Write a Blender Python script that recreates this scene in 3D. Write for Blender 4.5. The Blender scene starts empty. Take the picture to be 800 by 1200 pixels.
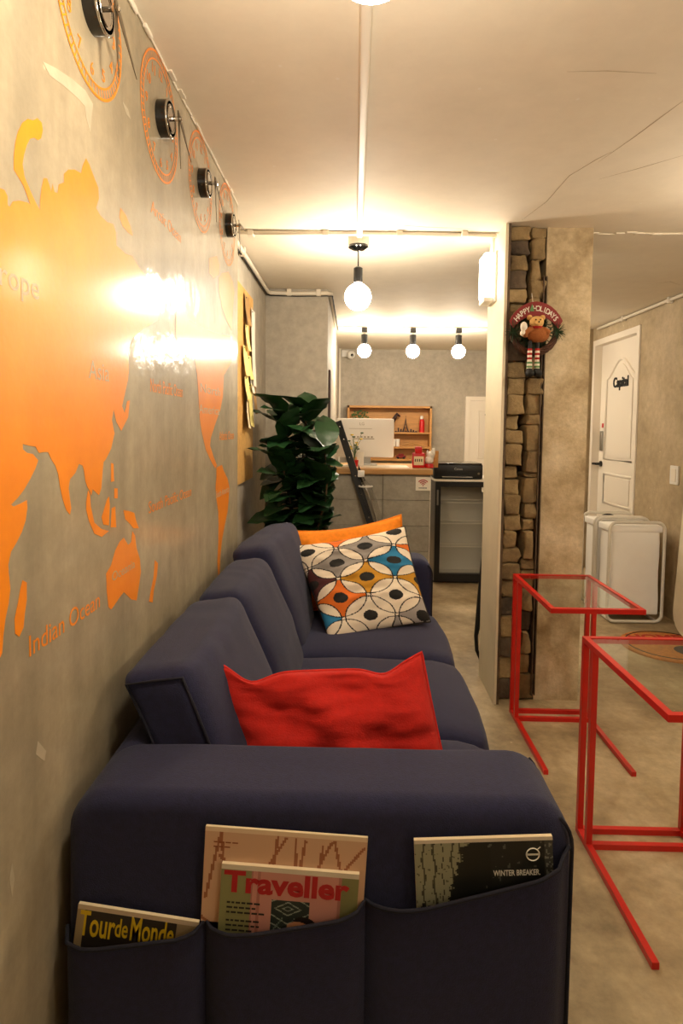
import bpy, bmesh, math, random
from mathutils import Vector, Matrix, noise as mnoise
from mathutils.geometry import tessellate_polygon

# ------------------------------------------------------------------ camera, world, exposure
scene = bpy.context.scene
COL = scene.collection
F_PX, PITCH, YAW, ROLL, CAM_H, SHIFT_Y = 728.9, math.radians(3.46), math.radians(-1.09), math.radians(.65), 1.314, -56.1
def cam_rot():
    cy, sy = math.cos(YAW), math.sin(YAW); cp, sp = math.cos(PITCH), math.sin(PITCH); cr, sr = math.cos(ROLL), math.sin(ROLL)
    R0 = Matrix(((1, 0, 0), (0, 0, -1), (0, 1, 0)))
    Ry = Matrix(((cy, -sy, 0), (sy, cy, 0), (0, 0, 1)))
    Rx = Matrix(((1, 0, 0), (0, cp, -sp), (0, sp, cp)))
    Rz = Matrix(((cr, -sr, 0), (sr, cr, 0), (0, 0, 1)))
    return Rz @ Rx @ R0 @ Ry                      # world -> camera (x right, y down, z forward)
RC = cam_rot()
cam_data = bpy.data.cameras.new('camera')
cam_data.sensor_fit = 'VERTICAL'
cam_data.sensor_height = 36.0
cam_data.lens = F_PX / 1200 * 36.0
cam_data.shift_y = SHIFT_Y / 1200
cam_data.clip_start = 0.02
cam = bpy.data.objects.new('camera', cam_data)
COL.objects.link(cam)
Rw = RC.transposed() @ Matrix(((1, 0, 0), (0, -1, 0), (0, 0, -1)))
cam.matrix_world = Matrix.Translation((0, 0, CAM_H)) @ Rw.to_4x4()
scene.camera = cam
world = bpy.data.worlds.new('world'); scene.world = world; world.use_nodes = True
world.node_tree.nodes['Background'].inputs[0].default_value = (1.0, .85, .65, 1)
world.node_tree.nodes['Background'].inputs[1].default_value = 0.02
scene.view_settings.view_transform = 'Standard'
scene.view_settings.look = 'None'
scene.view_settings.gamma = 1
scene.view_settings.use_curve_mapping = False
scene.view_settings.exposure = 0.42
scene.cycles.use_denoising = True
scene.cycles.sample_clamp_indirect = 6
scene.cycles.max_bounces = 10
scene.cycles.caustics_reflective = False
scene.cycles.caustics_refractive = False
BULB = 112.0            # radiance of the globe bulbs
WARM = (1.0, .87, .68)

# pixel (800x1200 frame) -> point on a plane of the room
CAMP = Vector((0, 0, CAM_H))
def ray(x, y): return RC.transposed() @ Vector(((x - 400) / F_PX, (y - 600 - SHIFT_Y) / F_PX, 1.0))
def atX(x, y, v): d = ray(x, y); return CAMP + d * ((v - CAMP.x) / d.x)
def atY(x, y, v): d = ray(x, y); return CAMP + d * ((v - CAMP.y) / d.y)
def atZ(x, y, v): d = ray(x, y); return CAMP + d * ((v - CAMP.z) / d.z)

CEIL = 2.246; WX = -.503; RX = -.612; RWX = 2.22; BY = 7.57
rnd = random.Random(7)

# ------------------------------------------------------------------ materials
def lin(h):
    c = [int(h[i:i + 2], 16) / 255 for i in (0, 2, 4)]
    return tuple(x / 12.92 if x <= .04045 else ((x + .055) / 1.055) ** 2.4 for x in c)
MATS = {}
def newmat(name):
    m = bpy.data.materials.new(name); m.use_nodes = True
    return m, m.node_tree, m.node_tree.nodes['Principled BSDF']
def mat(name, col, rough=.6, metal=0.0, var=None, bump=None, coat=0, sheen=0, spec=None, stretch=(1, 1, 1)):
    if name in MATS: return MATS[name]
    if isinstance(col, str): col = lin(col)
    m, nt, b = newmat(name)
    b.inputs['Base Color'].default_value = (*col, 1)
    b.inputs['Roughness'].default_value = rough
    b.inputs['Metallic'].default_value = metal
    if spec is not None: b.inputs['Specular IOR Level'].default_value = spec
    if coat: b.inputs['Coat Weight'].default_value = coat; b.inputs['Coat Roughness'].default_value = .1
    if sheen: b.inputs['Sheen Weight'].default_value = sheen; b.inputs['Sheen Roughness'].default_value = .5
    if var or bump:
        tc = nt.nodes.new('ShaderNodeTexCoord'); mp = nt.nodes.new('ShaderNodeMapping')
        mp.inputs['Scale'].default_value = stretch
        nt.links.new(tc.outputs['Object'], mp.inputs['Vector'])
    if var:
        sc, amt = var
        n = nt.nodes.new('ShaderNodeTexNoise'); n.inputs['Scale'].default_value = sc; n.inputs['Detail'].default_value = 6; n.inputs['Roughness'].default_value = .65
        nt.links.new(mp.outputs[0], n.inputs['Vector'])
        r = nt.nodes.new('ShaderNodeValToRGB')
        r.color_ramp.elements[0].position = .3; r.color_ramp.elements[1].position = .7
        r.color_ramp.elements[0].color = (*[max(0, c * (1 - amt)) for c in col], 1)
        r.color_ramp.elements[1].color = (*[min(1, c * (1 + amt)) for c in col], 1)
        nt.links.new(n.outputs['Fac'], r.inputs[0]); nt.links.new(r.outputs[0], b.inputs['Base Color'])
    if bump:
        sc, st = bump
        n2 = nt.nodes.new('ShaderNodeTexNoise'); n2.inputs['Scale'].default_value = sc; n2.inputs['Detail'].default_value = 4
        nt.links.new(mp.outputs[0], n2.inputs['Vector'])
        bp = nt.nodes.new('ShaderNodeBump'); bp.inputs['Strength'].default_value = st; bp.inputs['Distance'].default_value = .004
        nt.links.new(n2.outputs['Fac'], bp.inputs['Height']); nt.links.new(bp.outputs[0], b.inputs['Normal'])
    MATS[name] = m
    return m
def emit(name, col, s):
    m, nt, b = newmat(name)
    b.inputs['Base Color'].default_value = (*col, 1)
    b.inputs['Emission Color'].default_value = (*col, 1); b.inputs['Emission Strength'].default_value = s
    MATS[name] = m
    return m
def concrete(name, c0, c1, c2, rough=(.5, .7), bump=.35, scale=1.6, stretch=(1, 1, 1), pits=.6, coat=0.0, coat_r=.2, streaks=False, fine_amt=.8):
    """plaster / cement: broad stains, fine mottling, small pale and dark pits"""
    if isinstance(c0, str): c0, c1, c2 = lin(c0), lin(c1), lin(c2)
    m, nt, b = newmat(name); N = nt.nodes; L = nt.links
    tc = N.new('ShaderNodeTexCoord'); mp = N.new('ShaderNodeMapping'); mp.inputs['Scale'].default_value = stretch
    L.new(tc.outputs['Object'], mp.inputs['Vector'])
    def nz(sc, det=6, ro=.6, vec=None):
        n = N.new('ShaderNodeTexNoise'); n.inputs['Scale'].default_value = sc; n.inputs['Detail'].default_value = det; n.inputs['Roughness'].default_value = ro
        L.new(vec or mp.outputs[0], n.inputs['Vector']); return n.outputs['Fac']
    def ramp(fac, stops):
        r = N.new('ShaderNodeValToRGB'); e = r.color_ramp.elements
        while len(e) > 2: e.remove(e[-1])
        e[0].position, e[0].color = stops[0][0], (*stops[0][1], 1); e[1].position, e[1].color = stops[-1][0], (*stops[-1][1], 1)
        for p, c in stops[1:-1]:
            q = e.new(p); q.color = (*c, 1)
        L.new(fac, r.inputs[0]); return r.outputs[0]
    def mix(fac, a, c, mode='MIX'):
        x = N.new('ShaderNodeMix'); x.data_type = 'RGBA'; x.blend_type = mode
        if hasattr(fac, 'is_output'): L.new(fac, x.inputs[0])
        else: x.inputs[0].default_value = fac
        for s, v in ((x.inputs[6], a), (x.inputs[7], c)):
            if hasattr(v, 'is_output'): L.new(v, s)
            else: s.default_value = (*v, 1)
        return x.outputs[2]
    broad = ramp(nz(scale), [(.3, c0), (.5, c1), (.7, c2)])
    fine = ramp(nz(scale * 9, 8, .7), [(.3, (.78, .78, .78)), (.7, (1.15, 1.15, 1.15))])
    col = mix(fine_amt, broad, fine, 'MULTIPLY')
    if streaks:
        mp2 = N.new('ShaderNodeMapping'); mp2.inputs['Scale'].default_value = (4, 4, .35)
        L.new(tc.outputs['Object'], mp2.inputs['Vector'])
        st = ramp(nz(1.8, 5, .6, mp2.outputs[0]), [(.35, (.75, .75, .75)), (.62, (1.12, 1.1, 1.08))])
        col = mix(.75, col, st, 'MULTIPLY')
    vo = N.new('ShaderNodeTexVoronoi'); vo.inputs['Scale'].default_value = 9; L.new(mp.outputs[0], vo.inputs['Vector'])
    pm = ramp(vo.outputs['Distance'], [(.035, (1, 1, 1)), (.06, (0, 0, 0))])
    sel = ramp(vo.outputs['Color'], [(.5, (0, 0, 0)), (.52, (1, 1, 1))])
    pf = mix(1.0, pm, sel, 'MULTIPLY'); pf2 = mix(1.0, pf, (pits, pits, pits), 'MULTIPLY')
    col = mix(pf2, col, tuple(min(1, x * 1.6) for x in c2))
    L.new(col, b.inputs['Base Color'])
    mr = N.new('ShaderNodeMapRange'); mr.inputs[3].default_value = rough[0]; mr.inputs[4].default_value = rough[1]
    L.new(nz(scale * 5), mr.inputs[0]); L.new(mr.outputs[0], b.inputs['Roughness'])
    bp = N.new('ShaderNodeBump'); bp.inputs['Strength'].default_value = bump; bp.inputs['Distance'].default_value = .006
    L.new(nz(scale * 12, 8, .65), bp.inputs['Height']); L.new(bp.outputs[0], b.inputs['Normal'])
    if coat:
        b.inputs['Coat Weight'].default_value = coat; b.inputs['Coat Roughness'].default_value = coat_r
        bp2 = N.new('ShaderNodeBump'); bp2.inputs['Strength'].default_value = .4; bp2.inputs['Distance'].default_value = .01
        L.new(nz(11, 4, .55), bp2.inputs['Height']); L.new(bp2.outputs[0], b.inputs['Coat Normal'])
    MATS[name] = m
    return m
def printed(name, rough=.5):
    if name in MATS: return MATS[name]
    m, nt, b = newmat(name)
    a = nt.nodes.new('ShaderNodeAttribute'); a.attribute_name = 'print'
    nt.links.new(a.outputs['Color'], b.inputs['Base Color']); b.inputs['Roughness'].default_value = rough
    MATS[name] = m
    return m
def glassmat(name, tint=(1, 1, 1), rough=0.0, trans=.9):
    """thin clear pane: mostly see-through, fresnel mirror"""
    m = bpy.data.materials.new(name); m.use_nodes = True; nt = m.node_tree; nt.nodes.clear()
    o = nt.nodes.new('ShaderNodeOutputMaterial'); t = nt.nodes.new('ShaderNodeBsdfTransparent'); g = nt.nodes.new('ShaderNodeBsdfGlossy')
    fr = nt.nodes.new('ShaderNodeFresnel'); fr.inputs['IOR'].default_value = 1.5; mx = nt.nodes.new('ShaderNodeMixShader')
    t.inputs[0].default_value = (*tint, 1); g.inputs['Roughness'].default_value = rough
    ge = nt.nodes.new('ShaderNodeNewGeometry'); mu = nt.nodes.new('ShaderNodeMath'); mu.operation = 'SUBTRACT'; mu.inputs[0].default_value = 1.0; mu2 = nt.nodes.new('ShaderNodeMath'); mu2.operation = 'MULTIPLY'
    nt.links.new(ge.outputs['Backfacing'], mu.inputs[1]); nt.links.new(mu.outputs[0], mu2.inputs[0]); nt.links.new(fr.outputs[0], mu2.inputs[1]); nt.links.new(mu2.outputs[0], mx.inputs[0]); nt.links.new(t.outputs[0], mx.inputs[1]); nt.links.new(g.outputs[0], mx.inputs[2]); nt.links.new(mx.outputs[0], o.inputs[0])
    MATS[name] = m
    return m

concrete('wall_coated', '95896f', 'a79a80', 'b6aa90', rough=(.45, .6), bump=.15, coat=.65, coat_r=.15, streaks=True, pits=.5)
concrete('wall_plaster', '9f978a', 'aea596', 'bcb3a3', rough=(.6, .8), bump=.25)
concrete('wall_tan', '9c8a6c', 'b29f7f', 'c2b092', rough=(.6, .85), bump=.35, scale=2.2)
concrete('pillar_plaster', '8a7450', 'bfac8a', 'dccdb0', rough=(.7, .9), bump=.6, scale=4.2)
concrete('floor_cement', '6f5d42', 'a3906f', 'c4b292', rough=(.35, .6), bump=.45, scale=2.6, pits=.5, fine_amt=1.0)
concrete('ceiling_paint', 'e6dac6', 'e9dfcc', 'ece3d2', rough=(.6, .8), bump=.06, scale=.9, pits=.25, fine_amt=.2)
concrete('stone', '6a573d', '8f7852', 'ac946a', rough=(.8, .95), bump=1.0, scale=7, pits=.2)
concrete('stone_dark', '3d3226', '57493a', '6f5e4a', rough=(.8, .95), bump=1.0, scale=7, pits=.2)
concrete('counter_tile', '8f887a', '9c9586', 'aaa293', rough=(.5, .7), bump=.15, scale=3)
mat('smear', 'b9ad95', .6, var=(14, .15), coat=.5)
mat('mortar', '5a4a36', .95, var=(20, .4), bump=(40, .8))
mat('white_skin', 'ddd2b8', .6, var=(4, .08), bump=(30, .2))
mat('rust_strip', '54422f', .7, var=(25, .4), bump=(60, .5))
mat('orange_paint', 'ff8e00', .45, var=(5, .12), bump=(60, .1), coat=.6); MATS['orange_paint'].node_tree.nodes['Principled BSDF'].inputs['Coat Roughness'].default_value = .15
mat('bare_letter', 'b9a98c', .5)
mat('navy_fabric', '1a1c3c', .9, var=(90, .22), bump=(420, .35), sheen=.06)
mat('navy_piping', '121222', .9)
mat('red_fabric', 'b41606', .9, var=(60, .12), bump=(300, .3))
mat('orange_fabric', 'f08a08', .85, var=(60, .1), bump=(300, .3))
mat('red_steel', 'c4160c', .38, coat=.2)
mat('white_paint', 'efe6d8', .45, bump=(90, .05))
mat('white_plastic', 'eeeae2', .4)
mat('conduit_white', 'e2d8c6', .5)
mat('black_plastic', '0c0c0d', .35)
mat('black_matte', '101010', .7)
mat('black_gloss', '060607', .12, coat=.4)
mat('chrome', 'c8c4bd', .15, 1.0)
mat('steel', 'a8a49c', .35, 1.0)
mat('clock_hand', '6a5d49', .35, .6)
mat('wood_light', 'c08a4a', .5, var=(6, .18), stretch=(1, 6, 6))
mat('wood_counter', 'b98b52', .45, var=(6, .18), stretch=(1, 8, 8))
mat('cork', 'c79a56', .8, var=(40, .15), bump=(120, .3))
mat('leaf_green', '1d3d1f', .35, var=(9, .35)); mat('leaf_rib', '5b7a45', .5)
mat('stem_brown', '4b3a26', .8); mat('pot_grey', '53504c', .7, var=(8, .15)); mat('soil', '2a1f17', .95)
mat('paper_white', 'eee6d6', .7); mat('paper_yellow', 'efdc8a', .7); mat('paper_kraft', 'a8814e', .8); mat('paper_cream', 'e3d2ae', .7)
mat('bag_fabric', 'fbf8f3', .75, var=(3, .04), bump=(12, .25)); mat('tube_white', 'ded8cc', .35)
mat('red_gloss', 'c8141a', .35); mat('fridge_inner', 'd2cfc8', .5, 0); mat('screen_white', 'fbf5ec', .4)
mat('brown_dark', '3a2018', .6); mat('mat_fibre', 'b0702c', .95, var=(40, .3), bump=(200, .8)); mat('mat_red', '9d2416', .95); mat('mat_dark', '2f2b28', .95)
mat('twig', '4a2c1a', .85, var=(30, .4), bump=(80, .6)); mat('pine', '1f3a1c', .7); mat('banner_red', '7e1410', .6); mat('bear_fur', '9a5a2a', .95, bump=(150, .8)); mat('bear_tan', 'd4a866', .95, bump=(150, .8))
mat('yarn_red', 'a81a18', .9); mat('yarn_green', '5f8a5a', .9); mat('yarn_white', 'e6ddcd', .9)
mat('petal', 'e8c830', .6); mat('sage', '4f6a3a', .6)
emit('bulb_glow', WARM, BULB); emit('fixture_glow', (1.0, .90, .76), 9.0)
glassmat('pane', (.93, .96, .94)); glassmat('fridge_glass', (.92, .92, .9)); glassmat('clear_film', (.9, .9, .9), .1)

# ------------------------------------------------------------------ mesh helpers
class MB:
    def __init__(s): s.v = []; s.f = []; s.c = None
    def add(s, vs, fs):
        o = len(s.v); s.v += [Vector(p) for p in vs]; s.f += [tuple(i + o for i in f) for f in fs]; return s
    def box(s, a, b):
        x0, y0, z0 = a; x1, y1, z1 = b
        return s.add([(x0, y0, z0), (x1, y0, z0), (x1, y1, z0), (x0, y1, z0), (x0, y0, z1), (x1, y0, z1), (x1, y1, z1), (x0, y1, z1)],
                     [(0, 3, 2, 1), (4, 5, 6, 7), (0, 1, 5, 4), (1, 2, 6, 5), (2, 3, 7, 6), (3, 0, 4, 7)])
    def rbox(s, a, b, r=.01, n=2, fn=None):
        """box with rounded edges; n grid steps inside, fn(point)->point deforms it"""
        a = Vector(a); b = Vector(b); c = (a + b) / 2; h = (b - a) / 2; r = min(r, h.x, h.y, h.z)
        ks = 3
        def axis(hh):
            inner = hh - r
            vals = [-hh] + [-hh + r * (1 - math.cos(math.pi / 2 * k / ks)) for k in range(1, ks)]
            vals += [-inner + 2 * inner * k / n for k in range(n + 1)]
            return vals + [-x for x in reversed(vals[:ks])]
        ax = [axis(h.x), axis(h.y), axis(h.z)]
        idx = {}; vs = []; fs = []
        def vid(p):
            key = (round(p[0], 5), round(p[1], 5), round(p[2], 5))
            if key not in idx:
                q = Vector(p); cl = Vector([max(-(hh - r), min(hh - r, t)) for t, hh in zip(q, h)])
                d = q - cl
                if d.length > 1e-9: q = cl + d.normalized() * r
                q = q + c
                idx[key] = len(vs); vs.append(fn(q) if fn else q)
            return idx[key]
        for k in range(3):
            i, j = (k + 1) % 3, (k + 2) % 3
            for sgn in (-1, 1):
                for u in range(len(ax[i]) - 1):
                    for w in range(len(ax[j]) - 1):
                        q = []
                        for uu, ww in ((u, w), (u + 1, w), (u + 1, w + 1), (u, w + 1)):
                            p = [0, 0, 0]; p[k] = sgn * h[k]; p[i] = ax[i][uu]; p[j] = ax[j][ww]; q.append(vid(p))
                        if len(set(q)) >= 3:
                            fs.append(tuple(q if sgn > 0 else reversed(q)))
        return s.add(vs, fs)
    def tube(s, path, r, n=8, closed=False):
        path = [Vector(p) for p in path]; m = len(path)
        rs = r if isinstance(r, (list, tuple)) else [r] * m
        vs = []; up = None
        for i, p in enumerate(path):
            t = (path[(i + 1) % m] - path[i - 1]) if closed else (path[min(i + 1, m - 1)] - path[max(i - 1, 0)])
            t.normalize()
            if up is None: up = Vector((0, 0, 1)) if abs(t.z) < .9 else Vector((1, 0, 0))
            a = t.cross(up)
            if a.length < 1e-4: a = t.cross(Vector((1, .3, 0)))
            a.normalize(); b = a.cross(t); up = b
            for k in range(n):
                an = 2 * math.pi * k / n; vs.append(p + (a * math.cos(an) + b * math.sin(an)) * rs[i])
        fs = []
        for i in range(m if closed else m - 1):
            for k in range(n):
                i2 = (i + 1) % m
                fs.append((i * n + k, i * n + (k + 1) % n, i2 * n + (k + 1) % n, i2 * n + k))
        if not closed: fs += [tuple(reversed(range(n))), tuple(range((m - 1) * n, m * n))]
        return s.add(vs, [tuple(reversed(f)) for f in fs])
    def bar(s, a, b, w, h=None, up=(0, 0, 1)):
        a = Vector(a); b = Vector(b); t = (b - a).normalized(); u = Vector(up)
        x = t.cross(u)
        if x.length < 1e-3: x = t.cross(Vector((0, 1, 0)))
        x.normalize(); y = x.cross(t); h = h or w
        vs = [p + x * (sx * w / 2) + y * (sy * h / 2) for p in (a, b) for sx, sy in ((-1, -1), (1, -1), (1, 1), (-1, 1))]
        return s.add(vs, [(0, 1, 2, 3), (7, 6, 5, 4), (0, 4, 5, 1), (1, 5, 6, 2), (2, 6, 7, 3), (3, 7, 4, 0)])
    def lathe(s, prof, c, axis='Z', n=24):
        c = Vector(c); vs = []; fs = []
        for (r, h) in prof:
            for k in range(n):
                a = 2 * math.pi * k / n; x, y = r * math.cos(a), r * math.sin(a)
                vs.append(c + (Vector((x, y, h)) if axis == 'Z' else Vector((h, x, y)) if axis == 'X' else Vector((y, h, x))))
        for i in range(len(prof) - 1):
            for k in range(n):
                fs.append((i * n + k, i * n + (k + 1) % n, (i + 1) * n + (k + 1) % n, (i + 1) * n + k))
        fs += [tuple(reversed(range(n))), tuple(range((len(prof) - 1) * n, len(prof) * n))]
        return s.add(vs, fs)
    def ball(s, c, r, n=16, sc=(1, 1, 1)):
        m = n // 2; prof = [(max(1e-4, math.sin(math.pi * i / m)), -math.cos(math.pi * i / m)) for i in range(m + 1)]
        t = MB().lathe(prof, (0, 0, 0), 'Z', n)
        return s.add([Vector(c) + Vector((v.x * r * sc[0], v.y * r * sc[1], v.z * r * sc[2])) for v in t.v], t.f)
    def poly(s, pts, thick):
        """flat polygon in 3D with a small thickness along vector thick"""
        pts = [Vector(p) for p in pts]; tr = tessellate_polygon([pts]); n = len(pts); thick = Vector(thick)
        fs = []
        for t in tr:
            a, b, c = (pts[i] for i in t)
            nn = (b - a).cross(c - a)
            t = t if nn.dot(thick) > 0 else tuple(reversed(t))
            fs.append(tuple(i + n for i in t)); fs.append(tuple(reversed(t)))
        for i in range(n): fs.append((i, (i + 1) % n, (i + 1) % n + n, i + n))
        return s.add(pts + [p + thick for p in pts], fs)
    def mesh(s, name, org):
        me = bpy.data.meshes.new(name); me.from_pydata([tuple(v - org) for v in s.v], [], s.f); me.validate(); me.update()
        return me
    def build(s, name, m, parent=None, smooth=False, cols=None, fixn=True):
        if parent is not None: org = ORG[parent.name]
        else:
            org = Vector(((min(v.x for v in s.v) + max(v.x for v in s.v)) / 2, (min(v.y for v in s.v) + max(v.y for v in s.v)) / 2, min(v.z for v in s.v)))
        me = s.mesh(name, org)
        if fixn:
            bm = bmesh.new(); bm.from_mesh(me); bmesh.ops.recalc_face_normals(bm, faces=bm.faces); bm.to_mesh(me); bm.free()
        o = bpy.data.objects.new(name, me); COL.objects.link(o)
        me.materials.append(MATS[m] if isinstance(m, str) else m)
        if smooth:
            me.polygons.foreach_set('use_smooth', [True] * len(me.polygons))
            if smooth != True:
                me.set_sharp_from_angle(angle=math.radians(smooth))
        if parent is not None: o.parent = parent; ORG[o.name] = org
        else: o.location = org; ORG[o.name] = org
        return o
ORG = {}
def tag(o, label=None, cat=None, group=None, kind=None):
    if label: o['label'] = label
    if cat: o['category'] = cat
    if group: o['group'] = group
    if kind: o['kind'] = kind
    return o
def thing(name, loc, label, cat, group=None):
    o = bpy.data.objects.new(name, None); COL.objects.link(o); o.location = loc; o.empty_display_size = .05
    ORG[o.name] = Vector(loc); return tag(o, label, cat, group)
def struct(name, mb, m, parent=None, label=None, smooth=False):
    o = mb.build(name, m, parent, smooth)
    if parent is None: o['kind'] = 'structure'
    if label: o['label'] = label
    return o
def dup(root, loc, rz, label=None):
    r = root.copy(); COL.objects.link(r); r.location = loc; r.rotation_euler = (0, 0, rz)
    if label: r['label'] = label
    def rec(a, b):
        for ch in list(a.children):
            c = ch.copy(); COL.objects.link(c); c.parent = b; rec(ch, c)
    rec(root, r)
    return r
_txt = {}
def text_mb(s, size, ex=.0004, bold=0.0, align='LEFT', spacing=1.0):
    cu = bpy.data.curves.new('t', 'FONT'); cu.body = s; cu.size = size; cu.extrude = ex; cu.offset = bold; cu.align_x = align; cu.space_character = spacing; cu.resolution_u = 3
    o = bpy.data.objects.new('t', cu); COL.objects.link(o)
    dg = bpy.context.evaluated_depsgraph_get(); dg.update()
    me = bpy.data.meshes.new_from_object(o.evaluated_get(dg))
    mb = MB(); mb.add([v.co.copy() for v in me.vertices], [tuple(p.vertices) for p in me.polygons])
    bpy.data.objects.remove(o); bpy.data.curves.remove(cu); bpy.data.meshes.remove(me)
    return mb
def xf(mb, origin, ax, ay, az, sx=1, sy=1):
    o = Vector(origin); ax = Vector(ax); ay = Vector(ay); az = Vector(az)
    mb.v = [o + ax * (v.x * sx) + ay * (v.y * sy) + az * v.z for v in mb.v]; return mb
def fit_text(s, p0, p1, h, az, bold=0.0, ex=.0005):
    """text from baseline start p0 to end p1, cap height h along world Z"""
    mb = text_mb(s, 1.0, ex, bold); w = max(v.x for v in mb.v); p0 = Vector(p0); p1 = Vector(p1)
    d = p1 - p0; L = d.length
    return xf(mb, p0, d.normalized(), (0, 0, 1), az, L / w, h / .7)
def sheet(TL, TR, BR, BL, nu, nv, fn):
    """printed grid; fn(u,v)->rgb with v from 0 at the bottom; returns MB and per-face colours"""
    TL, TR, BR, BL = map(Vector, (TL, TR, BR, BL)); mb = MB(); vs = []; cols = []
    for j in range(nv + 1):
        for i in range(nu + 1):
            u, v = i / nu, j / nv
            vs.append((BL * (1 - u) + BR * u) * (1 - v) + (TL * (1 - u) + TR * u) * v)
    fs = []
    for j in range(nv):
        for i in range(nu):
            a = j * (nu + 1) + i; fs.append((a, a + 1, a + nu + 2, a + nu + 1)); cols.append(fn((i + .5) / nu, (j + .5) / nv))
    mb.add(vs, fs); return mb, cols
def paint(o, cols):
    me = o.data; at = me.attributes.new('print', 'FLOAT_COLOR', 'FACE')
    at.data.foreach_set('color', [c for col in cols for c in (*col, 1.0)])
def nz(p, s=1.0): return mnoise.noise(Vector(p) * s)

# ------------------------------------------------------------------ the room
struct('floor', MB().box((-.75, -2.6, -.1), (2.45, BY + .15, 0)), 'floor_cement', label='stained cement floor')
ceil = struct('ceiling', MB().box((-.75, -2.6, CEIL), (2.45, BY + .15, CEIL + .1)), 'ceiling_paint', label='cream painted ceiling')
rid = MB()
for k in range(26):                         # rough plaster joint where the old wall met the ceiling
    x = 1.1 + k * .043; rid.rbox((x, 3.03 + nz((x, 1, 0), 9) * .03, CEIL - .005 - .010 * abs(nz((x, 3, 0), 14))), (x + .05 + .03 * nz((x, 6, 0), 9), 3.055 + nz((x, 2, 0), 9) * .03, CEIL), .005, 1)
rid.build('plaster_ridge', 'ceiling_paint', ceil)
mat('crack', 'b8a88c', .9)
for pts in ([(612, 258), (640, 236), (668, 206), (700, 186), (716, 178)], [(700, 190), (742, 160), (770, 140), (800, 118)], [(700, 210), (752, 196), (800, 182)], [(664, 84), (710, 83), (770, 86)], [(768, 332), (784, 330), (797, 334)], [(360, 257), (420, 260), (500, 266), (560, 268)]):
    q = [atZ(x, y, CEIL) for x, y in pts]; MB().tube([(p.x + nz(p, 9) * .01, p.y, CEIL) for p in q], [.0004] + [.0014] * (len(q) - 2) + [.0004], 5).build('crack', 'crack', ceil)
wall_left = struct('wall_left', MB().box((-.75, -2.6, 0), (WX, 2.69, CEIL)), 'wall_coated', label='varnished cement wall with the painted map')
wall_rec = struct('wall_recess', MB().box((-.75, 2.69, 0), (RX, 4.42, CEIL)), 'wall_plaster')
struct('wall_corner', MB().box((RX, 4.30, 0), (-.187, 4.42, CEIL)), 'wall_plaster')
struct('wall_passage', MB().box((-.75, 4.42, 0), (-.187, BY, CEIL)), 'wall_plaster')
struct('wall_back', MB().box((-.75, BY, 0), (2.45, BY + .15, CEIL)), 'wall_plaster')
struct('wall_alcove', MB().box((1.74, 5.90, 0), (RWX, BY, CEIL)), 'wall_tan')
# right wall with a door opening
DY0, DY1, DZ = 4.925, 5.862, 2.127
wr = MB(); wr.box((RWX, -2.6, 0), (2.45, DY0, CEIL)); wr.box((RWX, DY1, 0), (2.45, BY, CEIL)); wr.box((RWX, DY0, DZ), (2.45, DY1, CEIL)); wr.box((RWX + .16, DY0, 0), (2.45, DY1, DZ))
struct('wall_right', wr, 'wall_tan')
struct('wall_front', MB().box((-.75, -2.75, 0), (2.45, -2.6, CEIL)), 'wall_plaster')
for pl in ([(50, 72), (66, 80), (84, 92), (100, 106), (109, 122), (107, 140), (106, 156), (101, 138), (99, 124), (90, 114), (74, 100), (58, 88)], [(143, 118), (150, 128), (153, 140), (148, 134)], [(203, 132), (206, 142), (205, 152), (201, 140)], [(14, 1010), (17, 1030), (14, 1052), (11, 1030)], [(44, 868), (54, 880), (52, 892), (42, 884)]):
    MB().poly([atX(x, y, WX + .0002) for x, y in pl], (.0002, 0, 0)).build('plaster_smear', 'smear', wall_left)
# rough edge of mural wall / ceiling joint
tj = MB()
for k in range(48):
    y = .4 + k * .0475; tj.rbox((WX, y, CEIL - .004 - .016 * abs(nz((y, 5, 0), 9))), (WX + .004 + .016 * abs(nz((y, 0, 2), 11)), y + .05, CEIL), .004, 1)
struct('trim_1', tj, 'ceiling_paint', label='rough plaster bead between mural wall and ceiling')

# ---- pillar with exposed stones
PX0, PX1, PYF, PYB = .68, 1.10, 2.90, 3.25
pil = struct('wall_pillar', MB().box((PX0 + .012, 3.10, 0), (PX1, PYB, CEIL)), 'mortar', label='stripped pillar with exposed stones between plaster faces')
MB().rbox((PX0, PYF, 0), (PX0 + .014, PYB, CEIL), .003, 1).build('plaster_skin', 'white_skin', pil)
MB().box((.887, 2.965, 0), (PX1, 3.10, CEIL)).build('plaster_face', 'pillar_plaster', pil)
MB().box((PX0 + .014, PYF + .004, 0), (PX0 + .026, 3.10, CEIL)).build('edge_strip', 'rust_strip', pil)
ch = MB(); ch.box((.868, 2.935, .03), (.873, 3.0, 2.02)); ch.box((.873, 2.985, .03), (.886, 2.99, 2.02)); ch.box((.884, 2.945, .03), (.889, 3.0, 2.02))
ch.build('steel_channel', 'rust_strip', pil)
def stones(bounds, x0, x1, seed):
    r = random.Random(seed)
    zs = [atY(610, y, 2.95).z for y in bounds]
    for i in range(len(zs) - 1):
        zt, zb = min(zs[i], CEIL - .003), max(zs[i + 1], .004)
        if zt - zb < .02: continue
        dx0, dx1 = r.uniform(-.004, .004), r.uniform(-.014, .016)
        pr = r.uniform(-.015, .022); sd = r.uniform(0, 50)
        def fn(p):
            n = Vector((nz((p.x + sd, p.y, p.z), 30), nz((p.x, p.y + sd, p.z), 30), nz((p.x, p.y, p.z + sd), 30)))
            return p + Vector((n.x * .016, n.y * .014, n.z * .008))
        MB().rbox((x0 + dx0, 2.945 - pr, zb + .0008), (x1 + dx1, 3.098, zt - .0008), .010, 2, fn).build('stone', 'stone_dark' if r.random() < .2 else 'stone', pil, smooth=50)
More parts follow.
